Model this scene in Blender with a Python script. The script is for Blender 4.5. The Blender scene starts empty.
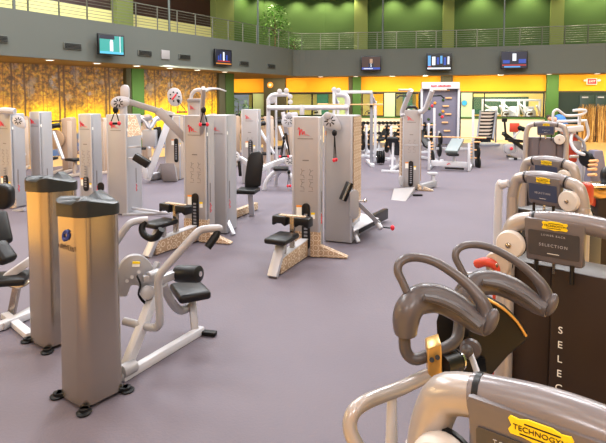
import bpy, bmesh, math, random
from mathutils import Vector as V, Matrix
random.seed(7)
S = bpy.context.scene
COL = S.collection
R = math.radians
F, HZ, CX, H = 520.0, 101.0, 303.0, 2.0
PITCH = R(3.5)
CY = HZ + F * math.tan(PITCH)
cp, sp = math.cos(PITCH), math.sin(PITCH)

def ray(px, py):
    a, b = (px - CX) / F, -(py - CY) / F
    return V((a, cp + b * sp, -sp + b * cp))
def pt(px, py, Y):                       # point at depth Y seen at a pixel
    d = ray(px, py)
    return V((0, 0, H)) + d * (Y / d.y)
def gp(px, py, z=0.0):                   # point on the floor seen at a pixel
    d = ray(px, py)
    return V((0, 0, H)) + d * ((z - H) / d.z)
def pts(Y, *xy):
    return [pt(x, y, Y) for x, y in xy]
def ptl(*xyY):
    return [pt(*q) for q in xyY]

cam_d = bpy.data.cameras.new('camera'); cam = bpy.data.objects.new('camera', cam_d); COL.objects.link(cam)
cam.location = (0, 0, H); cam.rotation_euler = (R(90) - PITCH, 0, 0)
cam_d.sensor_width = 36; cam_d.lens = F / 606 * 36
cam_d.shift_y = (CY - 221.5) / 606
cam_d.clip_start = .05; cam_d.clip_end = 200
S.camera = cam
S.view_settings.view_transform = 'Standard'; S.view_settings.look = 'None'
S.view_settings.gamma = 1; S.view_settings.use_curve_mapping = False
S.view_settings.exposure = 0.12

# ---------------------------------------------------------------- materials
def lin(c):
    return tuple(((x / 255) / 12.92 if x <= 10 else (((x / 255) + .055) / 1.055) ** 2.4) for x in c) + (1,)
MATS = {}
def mat(name, col, rough=.5, metal=0, spec=.5, noise=0, nscale=20, bump=0, bscale=200, emit=0, coat=0):
    m = bpy.data.materials.new(name); m.use_nodes = True
    nt = m.node_tree; b = nt.nodes['Principled BSDF']
    b.inputs['Base Color'].default_value = lin(col)
    b.inputs['Roughness'].default_value = rough
    b.inputs['Metallic'].default_value = metal
    b.inputs['Specular IOR Level'].default_value = spec
    b.inputs['Coat Weight'].default_value = coat
    if emit:
        b.inputs['Emission Color'].default_value = lin(col); b.inputs['Emission Strength'].default_value = emit
    if noise or bump:
        tc = nt.nodes.new('ShaderNodeTexCoord')
    if noise:
        n = nt.nodes.new('ShaderNodeTexNoise'); n.inputs['Scale'].default_value = nscale; n.inputs['Detail'].default_value = 5
        nt.links.new(tc.outputs['Object'], n.inputs['Vector'])
        mx = nt.nodes.new('ShaderNodeMix'); mx.data_type = 'RGBA'
        mx.inputs[6].default_value = tuple(x * (1 - noise) for x in lin(col)[:3]) + (1,)
        mx.inputs[7].default_value = tuple(min(1, x * (1 + noise)) for x in lin(col)[:3]) + (1,)
        nt.links.new(n.outputs['Fac'], mx.inputs[0]); nt.links.new(mx.outputs[2], b.inputs['Base Color'])
    if bump:
        n2 = nt.nodes.new('ShaderNodeTexNoise'); n2.inputs['Scale'].default_value = bscale
        nt.links.new(tc.outputs['Object'], n2.inputs['Vector'])
        bp = nt.nodes.new('ShaderNodeBump'); bp.inputs['Strength'].default_value = bump; bp.inputs['Distance'].default_value = .01
        nt.links.new(n2.outputs['Fac'], bp.inputs['Height']); nt.links.new(bp.outputs[0], b.inputs['Normal'])
    MATS[name] = m
    return m
rubber = mat('rubber_floor', (100, 92, 101), .62, 0, .35, .10, 1.2, .25, 60)
wood = mat('maple_floor', (226, 182, 110), .3, 0, .5, .12, 3)
silver = mat('silver_paint', (164, 163, 168), .42, .25, .5, .04, 6)
silver_lt = mat('light_silver', (180, 181, 190), .38, .3)
panel_warm = mat('warm_grey_panel', (164, 159, 160), .45, .2, .5, .05, 4)
white_p = mat('white_paint', (192, 192, 199), .4)
grey_p = mat('grey_paint', (132, 132, 140), .45, .2)
chrome = mat('chrome', (215, 215, 218), .16, 1)
steel = mat('brushed_steel', (176, 166, 154), .24, .95, .5, .06, 3)
black = mat('black_rubber', (14, 14, 16), .5, 0, .25)
vinyl = mat('black_vinyl', (17, 16, 19), .40, 0, .35, .1, 30)
cap_m = mat('charcoal_cap', (34, 37, 40), .38, 0, .4)
iron = mat('black_iron', (16, 16, 18), .55, .2, .3)
red_m = mat('red_mark', (224, 40, 58), .5)
ink = mat('grey_ink', (120, 113, 112), .6)
orange_m = mat('orange_label', (242, 150, 40), .5)
yellow_m = mat('yellow_label', (250, 214, 30), .5)
label_w = mat('white_label', (240, 238, 232), .5)
beige_m = mat('beige_enamel', (168, 144, 126), .42, .1, .5, .05, 4)
beige_lt = mat('pale_beige_enamel', (184, 168, 156), .4, .1)
tan_m = mat('tan_disc', (165, 136, 108), .5)
pearl = mat('pearl_frame', (170, 162, 159), .28, .3)
pewter = mat('pewter_plastic', (104, 98, 101), .35, .1)
crown = mat('lit_pewter_plastic', (122, 116, 120), .24, .1, .6)  # same pewter as the title fascia, lightened to stand for ceiling light
plate_ink = mat('plate_ink', (172, 172, 178), .5)
screenp = mat('slate_plate', (52, 62, 90), .4)
screenb = mat('brown_slate_plate', (64, 61, 64), .4)
brown = mat('brown_shroud', (48, 36, 31), .42, .1, .35)
greyshroud = mat('grey_shroud', (92, 82, 88), .45)
discw = mat('white_disc', (206, 198, 192), .4)
discb = mat('beige_disc', (178, 164, 152), .4)
redseat = mat('red_vinyl', (188, 62, 42), .45)
gripm = mat('taupe_grip', (86, 80, 83), .3, .05)
gripd = mat('dark_taupe_grip', (76, 70, 71), .42, .05)
goldm = mat('gold_metal', (214, 168, 96), .3, .6)
navy = mat('navy_ink', (40, 62, 140), .5)
plas = mat('dark_plastic', (20, 20, 23), .35, 0, .3)
green_d = mat('dark_green_paint', (54, 76, 34), .75, 0, .3, .05, 1)
olive = mat('olive_paint', (104, 114, 62), .75, 0, .3)
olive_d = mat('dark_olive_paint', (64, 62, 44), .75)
green_p = mat('green_paint', (66, 102, 46), .7, 0, .3)
green_lt = mat('light_green_paint', (178, 202, 158), .7)
yellowgreen = mat('yellow_green_paint', (190, 184, 120), .75)
orange_w = mat('orange_paint', (240, 165, 30), .7, 0, .3)
cream = mat('cream_paint', (236, 222, 190), .7)
fascia_m = mat('grey_green_paint', (86, 89, 84), .8, 0, .3, .04, .8)
soffit_m = mat('soffit_paint', (112, 88, 46), .8)
darkgreen_door = mat('door_green', (8, 40, 34), .45)
darkwin = mat('dark_window', (42, 22, 18), .3)
rail_m = mat('rail_steel', (92, 94, 84), .4, .4)
bark = mat('bark', (110, 84, 56), .8)
leaf = mat('leaf', (92, 140, 52), .5, 0, .4, .4, 6)
straw_b = mat('pale_straw', (222, 176, 98), .8)
straw_c = mat('dark_straw', (112, 74, 32), .8)
straw_m = mat('straw', (176, 128, 56), .8, 0, .3, .9, 22)
slate_wall = mat('slate_climbing_panel', (112, 108, 124), .7, 0, .3, .1, 8)
timber = mat('pale_timber', (226, 172, 120), .5)
skin_m = mat('skin', (214, 160, 130), .5)
shirt_m = mat('blue_shirt', (62, 118, 196), .8)
hair_m = mat('dark_hair', (52, 34, 26), .6)
short_m = mat('black_shorts', (34, 34, 38), .8)
ceil_m = mat('ceiling_white', (206, 204, 200), .9)
tealm = mat('teal_paint', (40, 110, 96), .6)
dimgreen = mat('deep_green_panel', (24, 78, 60), .5)
amber = mat('amber_wall', (226, 190, 128), .8)

def node_mat(name):
    m = bpy.data.materials.new(name); m.use_nodes = True
    return m, m.node_tree, m.node_tree.nodes['Principled BSDF']
# scalloped wave print
wave, nt, b = node_mat('wave_print')
tc = nt.nodes.new('ShaderNodeTexCoord'); mp = nt.nodes.new('ShaderNodeMapping')
mp.inputs['Rotation'].default_value = (0, R(45), 0)
vo = nt.nodes.new('ShaderNodeTexVoronoi'); vo.inputs['Scale'].default_value = 11; vo.inputs['Randomness'].default_value = 0
sn = nt.nodes.new('ShaderNodeMath'); sn.operation = 'MULTIPLY'; sn.inputs[1].default_value = 19
si = nt.nodes.new('ShaderNodeMath'); si.operation = 'SINE'
cr = nt.nodes.new('ShaderNodeValToRGB')
cr.color_ramp.elements[0].position = .35; cr.color_ramp.elements[0].color = lin((166, 138, 112))
cr.color_ramp.elements[1].position = .75; cr.color_ramp.elements[1].color = lin((212, 194, 172))
nt.links.new(tc.outputs['Object'], mp.inputs[0]); nt.links.new(mp.outputs[0], vo.inputs['Vector'])
nt.links.new(vo.outputs['Distance'], sn.inputs[0]); nt.links.new(sn.outputs[0], si.inputs[0])
nt.links.new(si.outputs[0], cr.inputs[0]); nt.links.new(cr.outputs[0], b.inputs['Base Color'])
b.inputs['Roughness'].default_value = .55

# glass pane: mostly clear, a little mirror
glass, nt, b = node_mat('window_glass')
tr = nt.nodes.new('ShaderNodeBsdfTransparent'); gl = nt.nodes.new('ShaderNodeBsdfGlossy'); mx = nt.nodes.new('ShaderNodeMixShader')
tr.inputs[0].default_value = (.93, .97, .95, 1); gl.inputs['Roughness'].default_value = .03; mx.inputs[0].default_value = .05
nt.links.new(tr.outputs[0], mx.inputs[1]); nt.links.new(gl.outputs[0], mx.inputs[2])
nt.links.new(mx.outputs[0], nt.nodes['Material Output'].inputs[0])

def emis(name, col, s):
    m, nt, b = node_mat(name)
    b.inputs['Base Color'].default_value = (0, 0, 0, 1)
    b.inputs['Emission Color'].default_value = lin(col); b.inputs['Emission Strength'].default_value = s
    return m
lamp_e = emis('lamp_glow', (255, 240, 215), 3.0)

# autumn forest mural (a printed picture): x along the wall, z up
mural, nt, b = node_mat('forest_mural')
N = lambda t: nt.nodes.new(t); L = nt.links.new
tc = N('ShaderNodeTexCoord'); sep = N('ShaderNodeSeparateXYZ'); L(tc.outputs['Object'], sep.inputs[0])
def noise(scale, detail, vec=None, sx=1, sz=1):
    m_ = N('ShaderNodeMapping'); m_.inputs['Scale'].default_value = (sx, 1, sz); L(tc.outputs['Object'], m_.inputs[0])
    n_ = N('ShaderNodeTexNoise'); n_.inputs['Scale'].default_value = scale; n_.inputs['Detail'].default_value = detail
    n_.inputs['Roughness'].default_value = .65
    L(m_.outputs[0], n_.inputs['Vector']); return n_.outputs['Fac']
def ramp(fac, *stops):
    r_ = N('ShaderNodeValToRGB'); e = r_.color_ramp.elements
    while len(e) < len(stops): e.new(.5)
    for k, (p_, c_) in enumerate(stops): e[k].position = p_; e[k].color = lin(c_)
    L(fac, r_.inputs[0]); return r_.outputs[0]
def mathn(op, a, c):
    k = N('ShaderNodeMath'); k.operation = op
    for i_, v_ in enumerate((a, c)):
        if isinstance(v_, (int, float)): k.inputs[i_].default_value = v_
        else: L(v_, k.inputs[i_])
    return k.outputs[0]
def mix(fac, a, c):
    k = N('ShaderNodeMix'); k.data_type = 'RGBA'; L(fac, k.inputs[0]); L(a, k.inputs[6]); L(c, k.inputs[7]); return k.outputs[2]
zz = mathn('DIVIDE', sep.outputs['Z'], 3.2)
hz_ = mathn('ADD', zz, mathn('MULTIPLY', mathn('SUBTRACT', noise(.8, 4), .5), .40))
base = ramp(hz_, (.0, (66, 96, 150)), (.22, (86, 110, 140)), (.28, (246, 206, 14)), (.50, (238, 186, 16)), (.64, (170, 116, 26)), (.80, (112, 78, 40)), (.98, (96, 70, 56)))
leafn = noise(9, 6)
leaves = ramp(leafn, (.36, (74, 48, 16)), (.46, (160, 108, 18)), (.55, (244, 196, 18)), (.68, (255, 226, 70)))
hfac = ramp(noise(2.4, 5), (.42, (0, 0, 0)), (.58, (200, 200, 200)))
c1 = mix(hfac, base, leaves)
crz = mathn('ADD', zz, mathn('MULTIPLY', mathn('SUBTRACT', noise(.9, 4, None, 1, .5), .5), 1.2))
crown_ = ramp(crz, (.56, (0, 0, 0)), (.70, (225, 225, 225)))
crcol = ramp(noise(7, 7), (.38, (30, 20, 8)), (.47, (78, 52, 16)), (.55, (136, 92, 24)), (.66, (190, 138, 40)))
gap = ramp(noise(1.7, 7), (.53, (0, 0, 0)), (.60, (200, 200, 200)))
haze = ramp(zz, (.55, (190, 150, 60)), (.68, (116, 116, 116)), (1.0, (92, 92, 118)))
c1 = mix(crown_, c1, mix(gap, crcol, haze))
skyf = mathn('MULTIPLY', mathn('GREATER_THAN', zz, .60), ramp(noise(1.6, 5), (.60, (0, 0, 0)), (.66, (200, 200, 200))))
gry = N('ShaderNodeRGB'); gry.outputs[0].default_value = lin((136, 136, 150))
c2 = mix(skyf, c1, gry.outputs[0])
def trunks(freq, w0, w1, amt, seed):
    vx = mathn('ADD', mathn('ADD', mathn('MULTIPLY', sep.outputs['X'], freq), seed), mathn('MULTIPLY', noise(1.1, 2, None, .6, .5), .16))
    vn = N('ShaderNodeTexVoronoi'); vn.voronoi_dimensions = '1D'; vn.inputs['Scale'].default_value = 1; L(vx, vn.inputs['W'])
    return ramp(vn.outputs['Distance'], (w0, (amt,) * 3), (w1, (0, 0, 0)))
tr_ = trunks(1.15, .026, .044, 240, 3.3)
tr2 = trunks(2.9, .022, .05, 190, 9.1)
dk = N('ShaderNodeRGB'); dk.outputs[0].default_value = lin((70, 42, 18))
c3 = mix(tr2, mix(tr_, c2, dk.outputs[0]), dk.outputs[0])
L(c3, b.inputs['Base Color']); b.inputs['Roughness'].default_value = .6

# ---------------------------------------------------------------- mesh builder
def cat_rom(P, k):
    out = []
    n = len(P)
    for i in range(n - 1):
        p0, p1, p2, p3 = P[max(i - 1, 0)], P[i], P[i + 1], P[min(i + 2, n - 1)]
        for j in range(k):
            t = j / k
            out.append(.5 * ((2 * p1) + (p2 - p0) * t + (2 * p0 - 5 * p1 + 4 * p2 - p3) * t * t + (3 * p1 - p0 - 3 * p2 + p3) * t ** 3))
    out.append(P[-1]); return out
def lerp_list(r, n):
    if not isinstance(r, (list, tuple)): return [r] * n
    out = []
    for i in range(n):
        u = i / (n - 1) * (len(r) - 1); k = min(int(u), len(r) - 2)
        out.append(r[k] + (r[k + 1] - r[k]) * (u - k))
    return out
class MB:
    def __init__(s): s.v, s.f, s.m, s.mi = [], [], [], 0
    def _add(s, vs, fs):
        o = len(s.v); s.v += [V(q) for q in vs]
        for f_ in fs: s.f.append([o + i for i in f_]); s.m.append(s.mi)
        return s
    def box(s, c, size, rot=None):
        c = V(c); h = V(size) / 2
        vs = []
        for z in (-1, 1):
            for x, y in ((-1, -1), (1, -1), (1, 1), (-1, 1)):
                q = V((x * h.x, y * h.y, z * h.z))
                if rot is not None: q = rot @ q
                vs.append(c + q)
        return s._add(vs, [(0, 3, 2, 1), (4, 5, 6, 7), (0, 1, 5, 4), (1, 2, 6, 5), (2, 3, 7, 6), (3, 0, 4, 7)])
    def span(s, lo, hi):
        lo, hi = V(lo), V(hi); return s.box((lo + hi) / 2, hi - lo)
    def beam(s, p0, p1, w, h, up=(0, 0, 1), w1=None, h1=None):
        p0, p1 = V(p0), V(p1); d = (p1 - p0).normalized(); up = V(up)
        if abs(d.dot(up)) > .98: up = V((0, 1, 0))
        x = d.cross(up).normalized(); u = x.cross(d).normalized()
        vs = []
        for p, a, c in ((p0, w, h), (p1, w1 or w, h1 or h)):
            for i, j in ((-1, -1), (1, -1), (1, 1), (-1, 1)): vs.append(p + x * (i * a / 2) + u * (j * c / 2))
        return s._add(vs, [(0, 1, 2, 3), (7, 6, 5, 4), (0, 4, 5, 1), (1, 5, 6, 2), (2, 6, 7, 3), (3, 7, 4, 0)])
    def tube(s, P, r, n=10, k=0, flat=1.0, up=(0, 0, 1)):
        P = [V(p) for p in P]
        if k: P = cat_rom(P, k)
        rr = lerp_list(r, len(P)); ff = lerp_list(flat, len(P))
        t0 = (P[1] - P[0]).normalized(); u = V(up)
        if abs(u.dot(t0)) > .95: u = V((1, 0, 0))
        u = (u - t0 * u.dot(t0)).normalized()
        vs, fs = [], []
        for i, p in enumerate(P):
            t = (P[min(i + 1, len(P) - 1)] - P[max(i - 1, 0)]).normalized()
            u = (u - t * u.dot(t)).normalized(); w = t.cross(u)
            for j in range(n):
                a = 2 * math.pi * j / n
                vs.append(p + (u * math.cos(a) * ff[i] + w * math.sin(a)) * rr[i])
        for i in range(len(P) - 1):
            for j in range(n):
                fs.append((i * n + j, i * n + (j + 1) % n, (i + 1) * n + (j + 1) % n, (i + 1) * n + j))
        fs.append(tuple(reversed(range(n)))); e = (len(P) - 1) * n; fs.append(tuple(range(e, e + n)))
        return s._add(vs, fs)
    def cyl(s, p0, p1, r, r1=None, n=18): return s.tube([p0, p1], [r, r if r1 is None else r1], n)
    def prism(s, poly, o, ux, uy, ext):
        o, ux, uy, ext = V(o), V(ux), V(uy), V(ext); n = len(poly)
        a = [o + ux * x + uy * y for x, y in poly]; vs = a + [q + ext for q in a]
        fs = [tuple(range(n)), tuple(reversed(range(n, 2 * n)))]
        fs += [((i + 1) % n, i, n + i, n + (i + 1) % n) for i in range(n)]
        return s._add(vs, fs)
    def lathe(s, prof, o, ax=(0, 0, 1), n=20):
        ax = V(ax).normalized(); t = V((1, 0, 0)) if abs(ax.x) < .9 else V((0, 1, 0))
        u = ax.cross(t).normalized(); w = ax.cross(u); o = V(o); vs, fs = [], []
        for r, z in prof:
            for j in range(n):
                a = 2 * math.pi * j / n; vs.append(o + ax * z + (u * math.cos(a) + w * math.sin(a)) * r)
        for i in range(len(prof) - 1):
            for j in range(n): fs.append((i * n + j, i * n + (j + 1) % n, (i + 1) * n + (j + 1) % n, (i + 1) * n + j))
        fs.append(tuple(reversed(range(n)))); e = (len(prof) - 1) * n; fs.append(tuple(range(e, e + n)))
        return s._add(vs, fs)
    def ell(s, c, r, n=14, m=9, rot=None):
        c = V(c); vs, fs = [], []
        for i in range(m + 1):
            th = math.pi * (i / m * .98 + .01)
            for j in range(n):
                a = 2 * math.pi * j / n
                q = V((r[0] * math.sin(th) * math.cos(a), r[1] * math.sin(th) * math.sin(a), r[2] * math.cos(th)))
                vs.append(c + (rot @ q if rot is not None else q))
        for i in range(m):
            for j in range(n): fs.append((i * n + j, (i + 1) * n + j, (i + 1) * n + (j + 1) % n, i * n + (j + 1) % n))
        fs.append(tuple(range(n))); fs.append(tuple(reversed(range(m * n, m * n + n))))
        return s._add(vs, fs)
    def poly(s, P): return s._add(P, [tuple(range(len(P)))])
    def build(s, name, mats, parent=None, bev=0, W=False, seg=2, z0=None):
        me = bpy.data.meshes.new(name)
        off = V((0, 0, 0)); vv = s.v
        if parent is not None and W:
            top = parent
            while top.parent: top = top.parent
            inv = (Matrix.Translation(top.location) @ Matrix.Rotation(top.rotation_euler.z, 4, 'Z')).inverted()
            vv = [inv @ q for q in vv]
        if parent is None:
            xs = [q.x for q in vv]; ys = [q.y for q in vv]; zs = [q.z for q in vv]
            off = V(((min(xs) + max(xs)) / 2, (min(ys) + max(ys)) / 2, min(zs)))
            if z0 is not None: off.z = z0
        me.from_pydata([q - off for q in vv], [], s.f)
        if not isinstance(mats, (list, tuple)): mats = [mats]
        for m_ in mats: me.materials.append(m_)
        me.polygons.foreach_set('material_index', s.m)
        bm = bmesh.new(); bm.from_mesh(me)
        bmesh.ops.recalc_face_normals(bm, faces=bm.faces)
        if bev:
            ed = [e for e in bm.edges if len(e.link_faces) == 2 and e.calc_face_angle() > R(40)]
            bmesh.ops.bevel(bm, geom=ed, offset=bev, segments=seg, profile=.5, affect='EDGES', clamp_overlap=True)
        bm.to_mesh(me); bm.free()
        me.polygons.foreach_set('use_smooth', [True] * len(me.polygons))
        me.set_sharp_from_angle(angle=R(42))
        o = bpy.data.objects.new(name, me); COL.objects.link(o); o.location = off
        if parent is not None: o.parent = parent
        return o
def tag(o, label=None, cat=None, group=None, kind=None):
    if label: o['label'] = label
    if cat: o['category'] = cat
    if group: o['group'] = group
    if kind: o['kind'] = kind
    return o
def thing(name, label, cat, loc=(0, 0, 0), rz=0, group=None):
    o = bpy.data.objects.new(name, None); COL.objects.link(o); o.empty_display_size = .1
    o.location = loc; o.rotation_euler = (0, 0, rz)
    return tag(o, label, cat, group)
def struct(name, mb, m, bev=0, z0=None): return tag(mb.build(name, m, None, bev, z0=z0), kind='structure')
def copy_tree(o, loc=None, rz=None, label=None, group=None, parent=None):
    c = o.copy(); COL.objects.link(c); c.parent = parent
    if loc is not None: c.location = loc
    if rz is not None: c.rotation_euler = (0, 0, rz)
    if label: c['label'] = label
    if group: c['group'] = group
    for ch in [q for q in COL.objects if q.parent == o]: copy_tree(ch, parent=c)
    return c
def text(name, s, size, m, parent, o, ux, uy, ext=.0008, align='CENTER', W=False, space=1.0):
    cu = bpy.data.curves.new('t', 'FONT'); cu.body = s; cu.size = size; cu.extrude = ext; cu.align_x = align; cu.align_y = 'CENTER'
    cu.space_character = space; cu.resolution_u = 3
    ob = bpy.data.objects.new('t', cu); COL.objects.link(ob)
    dg = bpy.context.evaluated_depsgraph_get()
    me = bpy.data.meshes.new_from_object(ob.evaluated_get(dg))
    bpy.data.objects.remove(ob); bpy.data.curves.remove(cu)
    ux, uy = V(ux).normalized(), V(uy).normalized(); n = ux.cross(uy); o = V(o)
    mb = MB(); mb._add([o + ux * v.co.x + uy * v.co.y + n * v.co.z for v in me.vertices], [tuple(p.vertices) for p in me.polygons])
    bpy.data.meshes.remove(me)
    return mb.build(name, m, parent, W=W)
def capsule(w, h, n=8):
    r = w / 2; P = []
    for k in range(n + 1): a = math.pi * k / n; P.append((r * math.cos(a), h / 2 - r + r * math.sin(a)))
    for k in range(n + 1): a = math.pi + math.pi * k / n; P.append((r * math.cos(a), -h / 2 + r + r * math.sin(a)))
    return P
def rrect(w, h, r, n=5):
    P = []
    for cx, cy, a0 in ((w / 2 - r, h / 2 - r, 0), (-w / 2 + r, h / 2 - r, 90), (-w / 2 + r, -h / 2 + r, 180), (w / 2 - r, -h / 2 + r, 270)):
        for k in range(n + 1):
            a = R(a0 + 90 * k / n); P.append((cx + r * math.cos(a), cy + r * math.sin(a)))
    return P
X, Yv, Z = V((1, 0, 0)), V((0, 1, 0)), V((0, 0, 1))
# ---------------------------------------------------------------- the room
K = 1.083
SOF, FT = 3.30, 4.66                                   # underside and top of the balcony
def v2(x, y): return V((x * K, y * K, 0))
def on(px, A, B):
    t = (px - CX) / F; d = B - A
    s_ = (t * A.y - A.x) / (d.x - t * d.y)
    return A + d * s_
def slab(A, B, z0, z1, th, mb=None):                    # wall piece, thickness away from the camera
    mb = mb or MB(); d = (B - A).normalized(); n = V((-d.y, d.x, 0))
    if n.y < 0: n = -n
    lo = V((0, 0, z0))
    mb.prism([(0, 0), ((B - A).length, 0), ((B - A).length, th), (0, th)], A + lo, d, n, V((0, 0, z1 - z0)))
    return mb
E0, E1 = v2(-16, 1.6), v2(-1.05, 24.0)                  # balcony edge, left run
E2, E3 = v2(2.6, 24.95), v2(14.6, 21.7)                 # balcony edge, back run
Q1, Q2 = v2(-.35, 25.2), v2(.9, 25.25)
EDGE = [E0, v2(-9.6, 11.2), v2(-5.25, 17.75), E1, Q1, Q2, E2, v2(7.25, 24.05), v2(11, 22.85), E3]
B0, B1, B2 = v2(-4.7, 29.0), v2(2.9, 26.1), v2(14.9, 23.25)   # back wall line
M0, M1 = v2(-16, 9.0), v2(-3.5, 22.75)                   # mural wall line
def back(px): return on(px, B0, B1) if px < 350 else on(px, B1, B2)
nB = V(((B2 - B1).normalized().y * -1, (B2 - B1).normalized().x, 0))

struct('floor', MB().span((-20, -7, -.12), (20, 40, -.006)), wood)
mb = MB()
mb.prism([(x, y) for x, y in ((-11.0, 11.9), (-1.4, 22.8), (.6, 25.2), (9.2, 24.6), (12.3, 23.4), (7.05, 12.3), (3.2, 5.0), (2.4, 1.2), (-5.2, 1.2), (-5.6, 5.6))], (0, 0, -.006), X, Yv, (0, 0, .006))  # near edge cut back out of view so bare wood reflects orange in metal
struct('floor_rubber', mb, rubber)
# mural wall built in its own frame so that the picture runs along it
dm = (M1 - M0); L_ = dm.length; ang = math.atan2(dm.y, dm.x)
mb = MB().span((0, 0, 0), (L_, .12, SOF))
w = struct('wall_left', mb, mural)
for v in w.data.vertices: v.co = V((v.co.x + L_ / 2, v.co.y + .06, v.co.z))
w.location = M0; w.rotation_euler = (0, 0, ang)
dmn = dm.normalized()
# pilasters of the mural wall
def pil(px0, px1, A, B, z0, z1, out, name, m):
    a, b_ = on(px0, A, B), on(px1, A, B); d = (b_ - a).normalized(); n = V((-d.y, d.x, 0))
    if n.y < 0: n = -n
    mb = MB().prism([(0, -out), ((b_ - a).length, -out), ((b_ - a).length, .1), (0, .1)], a + Z * z0, d, n, Z * (z1 - z0))
    return struct(name, mb, m, .01)
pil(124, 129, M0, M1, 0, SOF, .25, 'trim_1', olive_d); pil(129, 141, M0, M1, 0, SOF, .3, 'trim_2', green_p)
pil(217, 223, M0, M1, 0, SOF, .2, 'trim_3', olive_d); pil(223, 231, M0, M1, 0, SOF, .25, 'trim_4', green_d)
# back wall: cream dado, sill, orange header, pilasters
Wf = [v2(-6.4, 29.8)] 
mb = MB(); slab(B0, B1, 0, 1.08, .14, mb); slab(B1, back(556), 0, 1.08, .14, mb); struct('wall_back', mb, cream)
mb = MB(); slab(B0 - nB * .03, B1 - nB * .03, 1.08, 1.17, .2, mb); slab(B1 - nB * .03, back(556) - nB * .03, 1.08, 1.17, .2, mb); struct('trim_5', mb, green_p)
HB = 2.50
mb = MB(); slab(B0, B1, HB, SOF, .14, mb); slab(B1, B2, HB, SOF, .14, mb); struct('wall_header', mb, orange_w)
mb = MB(); slab(B0 - nB * .012, B1 - nB * .012, HB - .07, HB, .16, mb); slab(B1 - nB * .012, B2 - nB * .012, HB - .07, HB, .16, mb); struct('trim_6', mb, olive_d)
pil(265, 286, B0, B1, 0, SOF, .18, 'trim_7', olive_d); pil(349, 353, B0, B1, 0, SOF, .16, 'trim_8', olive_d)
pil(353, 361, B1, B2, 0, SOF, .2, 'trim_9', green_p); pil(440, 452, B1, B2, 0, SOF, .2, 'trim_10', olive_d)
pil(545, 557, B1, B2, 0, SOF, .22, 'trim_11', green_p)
mb = MB(); slab(back(452), back(472), 1.17, HB - .07, .1, mb); struct('wall_panel', mb, green_lt)
mb = MB(); slab(back(384), back(395), 1.17, HB - .07, .14, mb); struct('trim_12', mb, green_lt)
# windows
def window(n, p0, p1, bars=()):
    a, b_ = back(p0), back(p1); d = (b_ - a).normalized(); nn = V((-d.y, d.x, 0)); Lw = (b_ - a).length; z0, z1 = 1.17, HB - .07
    mb = MB(); t = .055
    for x0, x1, za, zb in [(0, Lw, z0, z0 + t), (0, Lw, z1 - t, z1), (0, t, z0, z1), (Lw - t, Lw, z0, z1)] + [((on(q, a, b_) - a).length - t / 2, (on(q, a, b_) - a).length + t / 2, z0, z1) for q in bars]:
        mb.prism([(x0, -.03), (x1, -.03), (x1, .08), (x0, .08)], a + Z * za, d, nn, Z * (zb - za))
    f_ = mb.build('window_%d' % n, plas); tag(f_, kind='structure')
    g = MB().prism([(t, .02), (Lw - t, .02), (Lw - t, .03), (t, .03)], a + Z * (z0 + t), d, nn, Z * (z1 - z0 - 2 * t))
    g.v = [q - f_.location for q in g.v]
    g.build('window_glass', glass, f_)
window(1, 361.5, 384); window(2, 395, 440); window(3, 472, 544, (484,)); window(4, 288, 349, (312,)); window(5, 231, 253)
mb = MB(); slab(back(253), back(264), 1.17, HB - .07, .14, mb); struct('trim_13', mb, green_lt)
# doors
a, b_ = back(557), B2; d = (b_ - a).normalized(); nn = V((-d.y, d.x, 0))
mb = MB(); slab(a, b_, 0, HB - .07, .14, mb); struct('wall_door_surround', mb, mat('dark_green_wall', (10, 36, 28), .6))
for k, (p0, p1) in enumerate(((579, 594), (594.6, 612))):
    q0, q1 = on(p0, a, b_), on(p1, a, b_)
    mb = MB().prism([(0, -.05), ((q1 - q0).length, -.05), ((q1 - q0).length, 0), (0, 0)], q0 + Z * .02, d, nn, Z * 2.25)
    dr = tag(mb.build('door_%d' % (k + 1), darkgreen_door, None, .008), kind='structure')
    mb = MB().beam(on(p0 + 2, a, b_) - nn * .08 + Z * 2.18, on(p0 + 8, a, b_) - nn * .08 + Z * 2.18, .06, .07); mb.v = [q - dr.location for q in mb.v]
    mb.build('door_closer', silver, dr)
mb = MB(); slab(back(557) - nn * .02, B2 - nn * .02, 0, .16, .05, mb); struct('baseboard_back', mb, green_p)
# straw screens leaning in front of the doors
for k, (p0, p1) in enumerate(((577, 593), (594.5, 611))):
    q0, q1 = on(p0, a, b_) - nn * .38, on(p1, a, b_) - nn * .38; Ls = (q1 - q0).length
    mb = MB()
    for i in range(150):
        mb.mi = i % 3; u = random.random(); h_ = 1.72 + random.uniform(-.15, .15); y = random.uniform(-.05, .05)
        p = q0 + (q1 - q0) * u + nn * y
        p1_ = p + d * random.uniform(-.12, .12) + Z * h_ + nn * random.uniform(-.03, .03)
        mb.tube([p, (p + p1_) / 2 + d * random.uniform(-.05, .05), p1_], [.014, .012, .004], 4)
    o = tag(mb.build('straw_screen', [straw_m, straw_b, straw_c]), ['dried reed screen in front of the left green door', 'dried reed screen in front of the right green door, at the photo edge'][k], 'screen', 'dried reed screens')
# side and near walls, ceiling
struct('wall_right', MB().span((16.4, -7, 0), (16.6, 40, 9.2)), olive)
struct('wall_front', MB().span((-20, -7.2, 0), (20, -7, 9.2)), amber)  # unseen wall, amber tone put here for warm reflections in the metal
struct('wall_outer', MB().span((-20.2, -7, 0), (-20, 40, 9.2)), olive)
struct('ceiling', MB().span((-20, -7, 9.2), (20, 40, 9.4)), ceil_m)
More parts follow.
